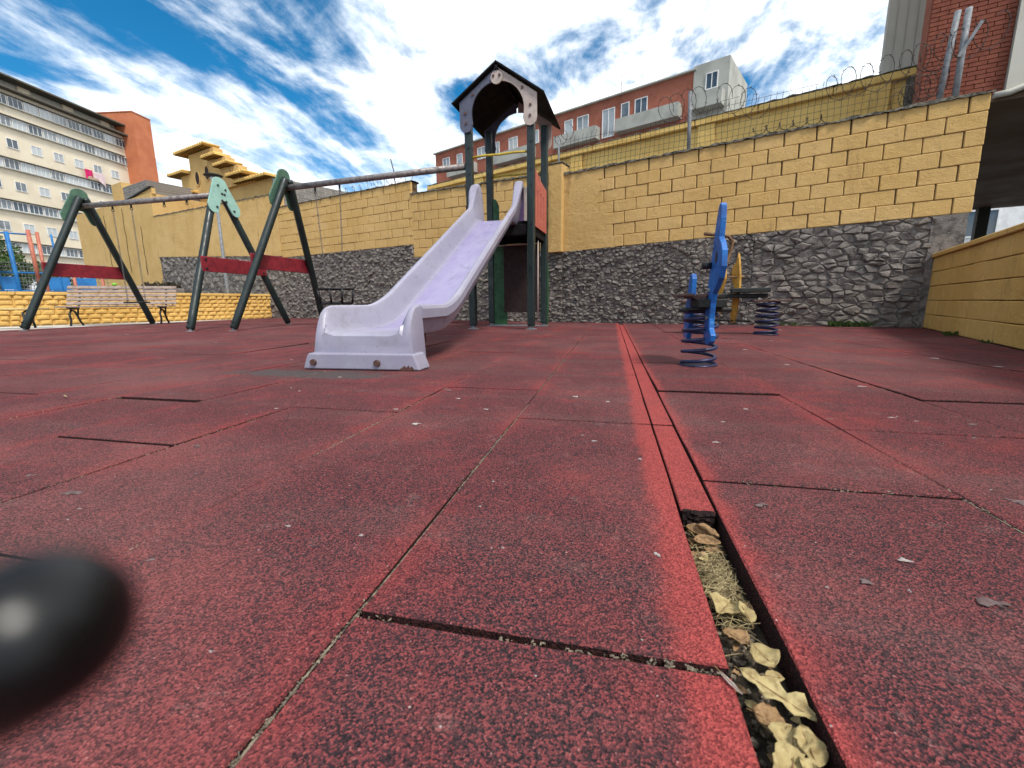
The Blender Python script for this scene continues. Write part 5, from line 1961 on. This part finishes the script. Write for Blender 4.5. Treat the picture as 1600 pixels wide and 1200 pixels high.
# ------------------------------------------------------------------ things on the low wall: bottle
bt = thing('bottle', 'dark bottle with bright green cap standing on the low wall by the swing leg', 'bottle', lp(3.75, 0.10, 0.744))
q = lp(3.75, 0.10, 0.744)
MB().tube([q, q + Vector((0, 0, 0.02)), q + Vector((0, 0, 0.13)), q + Vector((0, 0, 0.17))], [0.05, 0.055, 0.055, 0.03], 10).build('body', 'black', bt)
M['lime'] = worn('lime_plastic', (0.22, 0.50, 0.05), (0.17, 0.4, 0.04), None, 20, 0.5, 0.35, 0.1, 60)
MB().tube([q + Vector((0, 0, 0.168)), q + Vector((0, 0, 0.235))], [0.05, 0.045], 10).build('cap', 'lime', bt)

# ------------------------------------------------------------------ weeds


def weed(label, base, n, h, spread, mat='weed'):
    b = MB()
    base = Vector(base)
    for i in range(n):
        a = RN.uniform(0, 2 * math.pi)
        p = base + Vector((RN.uniform(-1, 1) * spread, RN.uniform(-0.5, 0.5) * spread * 0.35, 0))
        L = h * RN.uniform(0.4, 1.0)
        d_ = Vector((math.cos(a), math.sin(a), 0)) * L * RN.uniform(0.2, 0.7)
        w_ = Vector((-math.sin(a), math.cos(a), 0)) * L * RN.uniform(0.06, 0.15)
        m1 = p + d_ * 0.5 + Vector((0, 0, L * 0.75))
        tip = p + d_ + Vector((0, 0, L * RN.uniform(0.6, 1.0)))
        b.add([p - w_ * 0.3, p + w_ * 0.3, m1 + w_, tip, m1 - w_], [(0, 1, 2, 3, 4)])
    return tag(b.build('weed_clump', mat), label, 'weed', 'weeds along the wall feet')


weed('largest green weed clump at the rubble wall foot near the right corner', wp(4.95, -0.09, 0), 220, 0.11, 0.28)
weed('low green weed strip at the rubble wall foot behind the seesaw spring', wp(4.1, -0.08, 0), 90, 0.07, 0.35)
weed('small grass tuft growing from the foot of the low right wall', rp(1.75, -0.06, 0), 50, 0.07, 0.09)
weed('tiny weed tuft at the foot of the low right wall near the frame edge', rp(2.75, -0.05, 0), 30, 0.045, 0.07)
weed('dark dry weeds sprouting on top of the rubble by the annex', wp(-16.3, -0.35, 1.03), 110, 0.36, 0.8, 'dry_weed')
stb = MB().box(wp(-16.3, -0.35, 0.50), (2.6, 0.5, 1.08), WROT, 0.05)
tag(stb.build('rubble_heap', 'stone'), 'squat grey rubble ledge below the annex wall carrying dry weeds', 'rubble')

# ------------------------------------------------------------------ dry leaves, straw and grit in the open channel
gr = MB()
for i in range(420):
    p = Vector((RN.uniform(0.148, 0.208), RN.uniform(0.20, 0.84), -0.046))
    s = RN.uniform(0.001, 0.0042)
    m = Matrix.Rotation(RN.uniform(0, 6), 3, 'Z') @ Matrix.Rotation(RN.uniform(0, 6), 3, 'X')
    gr.box(p, (s * 2, s * 1.5, s), m)
stuff(gr.build('channel_grit', 'dirt', floor))
stw = MB()
for i in range(520):
    y = RN.gauss(0.665, 0.045)
    x = RN.uniform(0.153, 0.200)
    a = RN.uniform(0, math.pi)
    L = RN.uniform(0.008, 0.024)
    z = -0.040 + RN.uniform(0, 0.014)
    d_ = Vector((math.cos(a), math.sin(a), RN.uniform(-0.3, 0.3))) * L
    p = Vector((x, y, z))
    q0, q1 = p - d_, p + d_
    for q in (q0, q1):
        q.x = min(0.207, max(0.148, q.x))
    stw.tube([q0, p + Vector((0, 0, RN.uniform(0, 0.005))), q1], 0.00055, 3, False)
tag(stw.build('straw_tangle', 'straw'), 'matted dry straw tangle halfway along the open channel', 'straw', None, 'stuff')


def leaf(label, x, y, z, L, W, rot, curl, kind=0, mat='leaf_tan', tilt=(0, 0), group='dry leaves in the open channel'):
    b = MB()
    nu, nv = 12, 6
    vs = []
    for i in range(nu + 1):
        u = i / nu
        if kind == 0:
            w_ = W * math.sin(math.pi * min(1, u ** 0.85)) ** 0.75
        elif kind == 1:    # lobed
            w_ = W * (math.sin(math.pi * u) ** 0.7) * (0.72 + 0.30 * math.sin(u * 19))
        else:              # broad at the tip
            w_ = W * math.sin(math.pi * u ** 1.5) ** 0.7
        w_ = max(w_, W * 0.03)
        for j in range(nv + 1):
            v = j / nv * 2 - 1
            zz = curl * (v * v) * w_ * 0.9 + curl * 0.35 * L * (u - 0.5) ** 2 + 0.30 * W * noise.noise((u * 5, v * 2.6, x * 90)) + 0.10 * W * noise.noise((u * 13, v * 7, y * 60)) - 0.03 * W * math.cos(v * 8)
            vs.append(Vector(((u - 0.5) * L, v * w_ * (1 + 0.22 * noise.noise((u * 11, v * 0.8, y * 50))), zz)))
    fs = [(i * (nv + 1) + j, (i + 1) * (nv + 1) + j, (i + 1) * (nv + 1) + j + 1, i * (nv + 1) + j + 1) for i in range(nu) for j in range(nv)]
    b.add(vs, fs, True)
    blade = b.mesh('dry_leaf', mat)
    e = bpy.data.objects.new('dry_leaf', blade)
    COL.objects.link(e)
    e.location = (x + (0.0075 if z < 0 else 0.0), y, z)
    e.rotation_euler = (rad(tilt[0]), rad(tilt[1]), rad(rot))
    md = e.modifiers.new('thickness', 'SOLIDIFY')
    md.thickness = 0.0005
    st_ = MB().tube([(-0.5 * L - 0.006, 0, 0.0), (-0.3 * L, 0, 0.0008), (0.42 * L, 0, 0.0006)], [0.0007, 0.0006, 0.0003], 5)
    bpy.context.view_layer.update()
    s_ = place('stem', st_.mesh('stem', 'leaf_brown'), e, False)
    tag(e, label, 'leaf', group)
    return e


Z0 = -0.034
leaf('folded tan leaf nearest the cut end of the red strip', 0.160, 0.800, Z0 + .012, 0.042, 0.011, -35, 0.9, 0, 'leaf_brown', (15, 5))
leaf('pale narrow leaf lying just below the folded tan leaf in the channel', 0.172, 0.772, Z0 + .010, 0.045, 0.010, -8, 0.8, 0, 'leaf_brown', (25, 0))
leaf('small pale leaf against the left channel side near the cut end', 0.150, 0.790, Z0 + .010, 0.030, 0.010, 110, 0.6, 0, 'leaf_tan', (30, 10))
leaf('curled brown leaf overlapping the pale narrow leaf at the channel top', 0.175, 0.795, Z0 + .016, 0.046, 0.012, -42, 1.0, 0, 'leaf_brown', (-20, 8))
leaf('broad crumpled tan leaf filling the channel below the straw', 0.159, 0.590, Z0 + .012, 0.052, 0.023, 60, 0.4, 2, 'leaf_tan', (8, 10))
leaf('upright pale leaf beside the broad crumpled one', 0.184, 0.585, Z0 + .014, 0.036, 0.011, 100, 0.5, 0, 'leaf_tan', (20, -10))
leaf('peach coloured leaf at the left side below the broad crumpled leaf', 0.160, 0.538, Z0 + .010, 0.034, 0.016, 130, 0.4, 0, 'leaf_brown', (10, 5))
leaf('rounded yellow leaf lying flat in mid channel', 0.182, 0.508, Z0 + .016, 0.042, 0.0165, -70, 0.25, 2, 'leaf_tan', (5, -8))
leaf('short yellow leaf just below the rounded yellow one', 0.186, 0.478, Z0 + .014, 0.020, 0.0065, 0, 0.4, 0, 'leaf_tan', (10, 0))
leaf('long lobed pale leaf stretching across the channel', 0.178, 0.447, Z0 + .020, 0.078, 0.0165, -35, 0.35, 1, 'leaf_tan', (6, 6))
leaf('rusty brown rounded leaf under the long lobed leaf', 0.165, 0.425, Z0 + .008, 0.032, 0.014, -20, 0.5, 0, 'leaf_brown', (5, 8))
leaf('notched cream leaf at the lower end of the channel', 0.176, 0.398, Z0 + .012, 0.044, 0.018, 70, 0.5, 2, 'leaf_tan', (-10, 8))
leaf('cream leaf touching the notched one at the right channel side', 0.190, 0.400, Z0 + .013, 0.036, 0.014, 95, 0.5, 0, 'leaf_tan', (12, -12))
leaf('crumpled leaf at the very bottom of the channel in the frame edge', 0.163, 0.365, Z0 + .012, 0.052, 0.020, 40, 0.7, 2, 'leaf_tan', (10, 0))
leaf('torn pale leaf at the bottom right of the channel', 0.186, 0.362, Z0 + .012, 0.046, 0.015, -60, 0.8, 1, 'leaf_tan', (-14, 6))
lit = {'leaf_tan': MB(), 'leaf_brown': MB()}
for i in range(90):
    b = lit[RN.choice(('leaf_tan', 'leaf_brown', 'leaf_brown'))]
    p = Vector((RN.uniform(0.151, 0.205), RN.choice((RN.uniform(0.28, 0.63), RN.uniform(0.70, 0.83))), Z0 + RN.uniform(-0.008, 0.005)))
    L, W = RN.uniform(0.008, 0.026), RN.uniform(0.003, 0.009)
    m = Matrix.Rotation(RN.uniform(0, 6.28), 3, 'Z') @ Matrix.Rotation(RN.uniform(-0.5, 0.5), 3, 'X')
    vs = []
    for j in range(5):
        u = j / 4
        w_ = W * (0.25 + 0.75 * math.sin(math.pi * u)) * RN.uniform(0.7, 1.2)
        for v in (-1, 0, 1):
            q = p + m @ Vector(((u - 0.5) * L, v * w_, 0.45 * w_ * v * v + RN.uniform(-0.0006, 0.0006)))
            q.x = min(0.2095, max(0.1445, q.x))
            vs.append(q)
    b.add(vs, [(j * 3 + k, j * 3 + 3 + k, j * 3 + 4 + k, j * 3 + 1 + k) for j in range(4) for k in (0, 1)], True)
for mt, b in lit.items():
    stuff(b.build('leaf_litter', mt, floor))
x, y, d = px_ground(1140, 1072)
leaf('thin white sliver lying on the red tile edge beside the channel', x, y, 0.005, 0.032, 0.0022, -58, 0.2, 0, 'gum', (0, 0), 'slivers on the tiles')
x, y, d = px_ground(103, 623)
leaf('pale twig-like sliver on the far left tiles before the swing', x, y, 0.012, 0.07, 0.004, -25, 0.2, 0, 'straw', (0, 0), 'slivers on the tiles')

# ------------------------------------------------------------------ blurred black grip close to the lens
bgp = [(-0.0290, 0.0143, 0.3832), (-0.0312, 0.0141, 0.3820), (-0.0350, 0.0138, 0.3800), (-0.048, 0.014, 0.372), (-0.09, 0.02, 0.33), (-0.15, 0.03, 0.22), (-0.165, 0.035, 0.0)]
cap0 = Vector(bgp[0])
dirn = (cap0 - Vector(bgp[1])).normalized()
pts = [cap0 + dirn * 0.0036, cap0 + dirn * 0.0033, cap0 + dirn * 0.0026, cap0 + dirn * 0.0014] + [Vector(p) for p in bgp]
rs = [0.0002, 0.0016, 0.0029, 0.0039, 0.0044, 0.0046, 0.0047, 0.0048, 0.006, 0.008, 0.009]
kn = MB().tube(pts, rs, 20)
tag(kn.build('black_grip', 'gloss_black'), 'out-of-focus rounded black grip end in the lower left corner', 'grip')
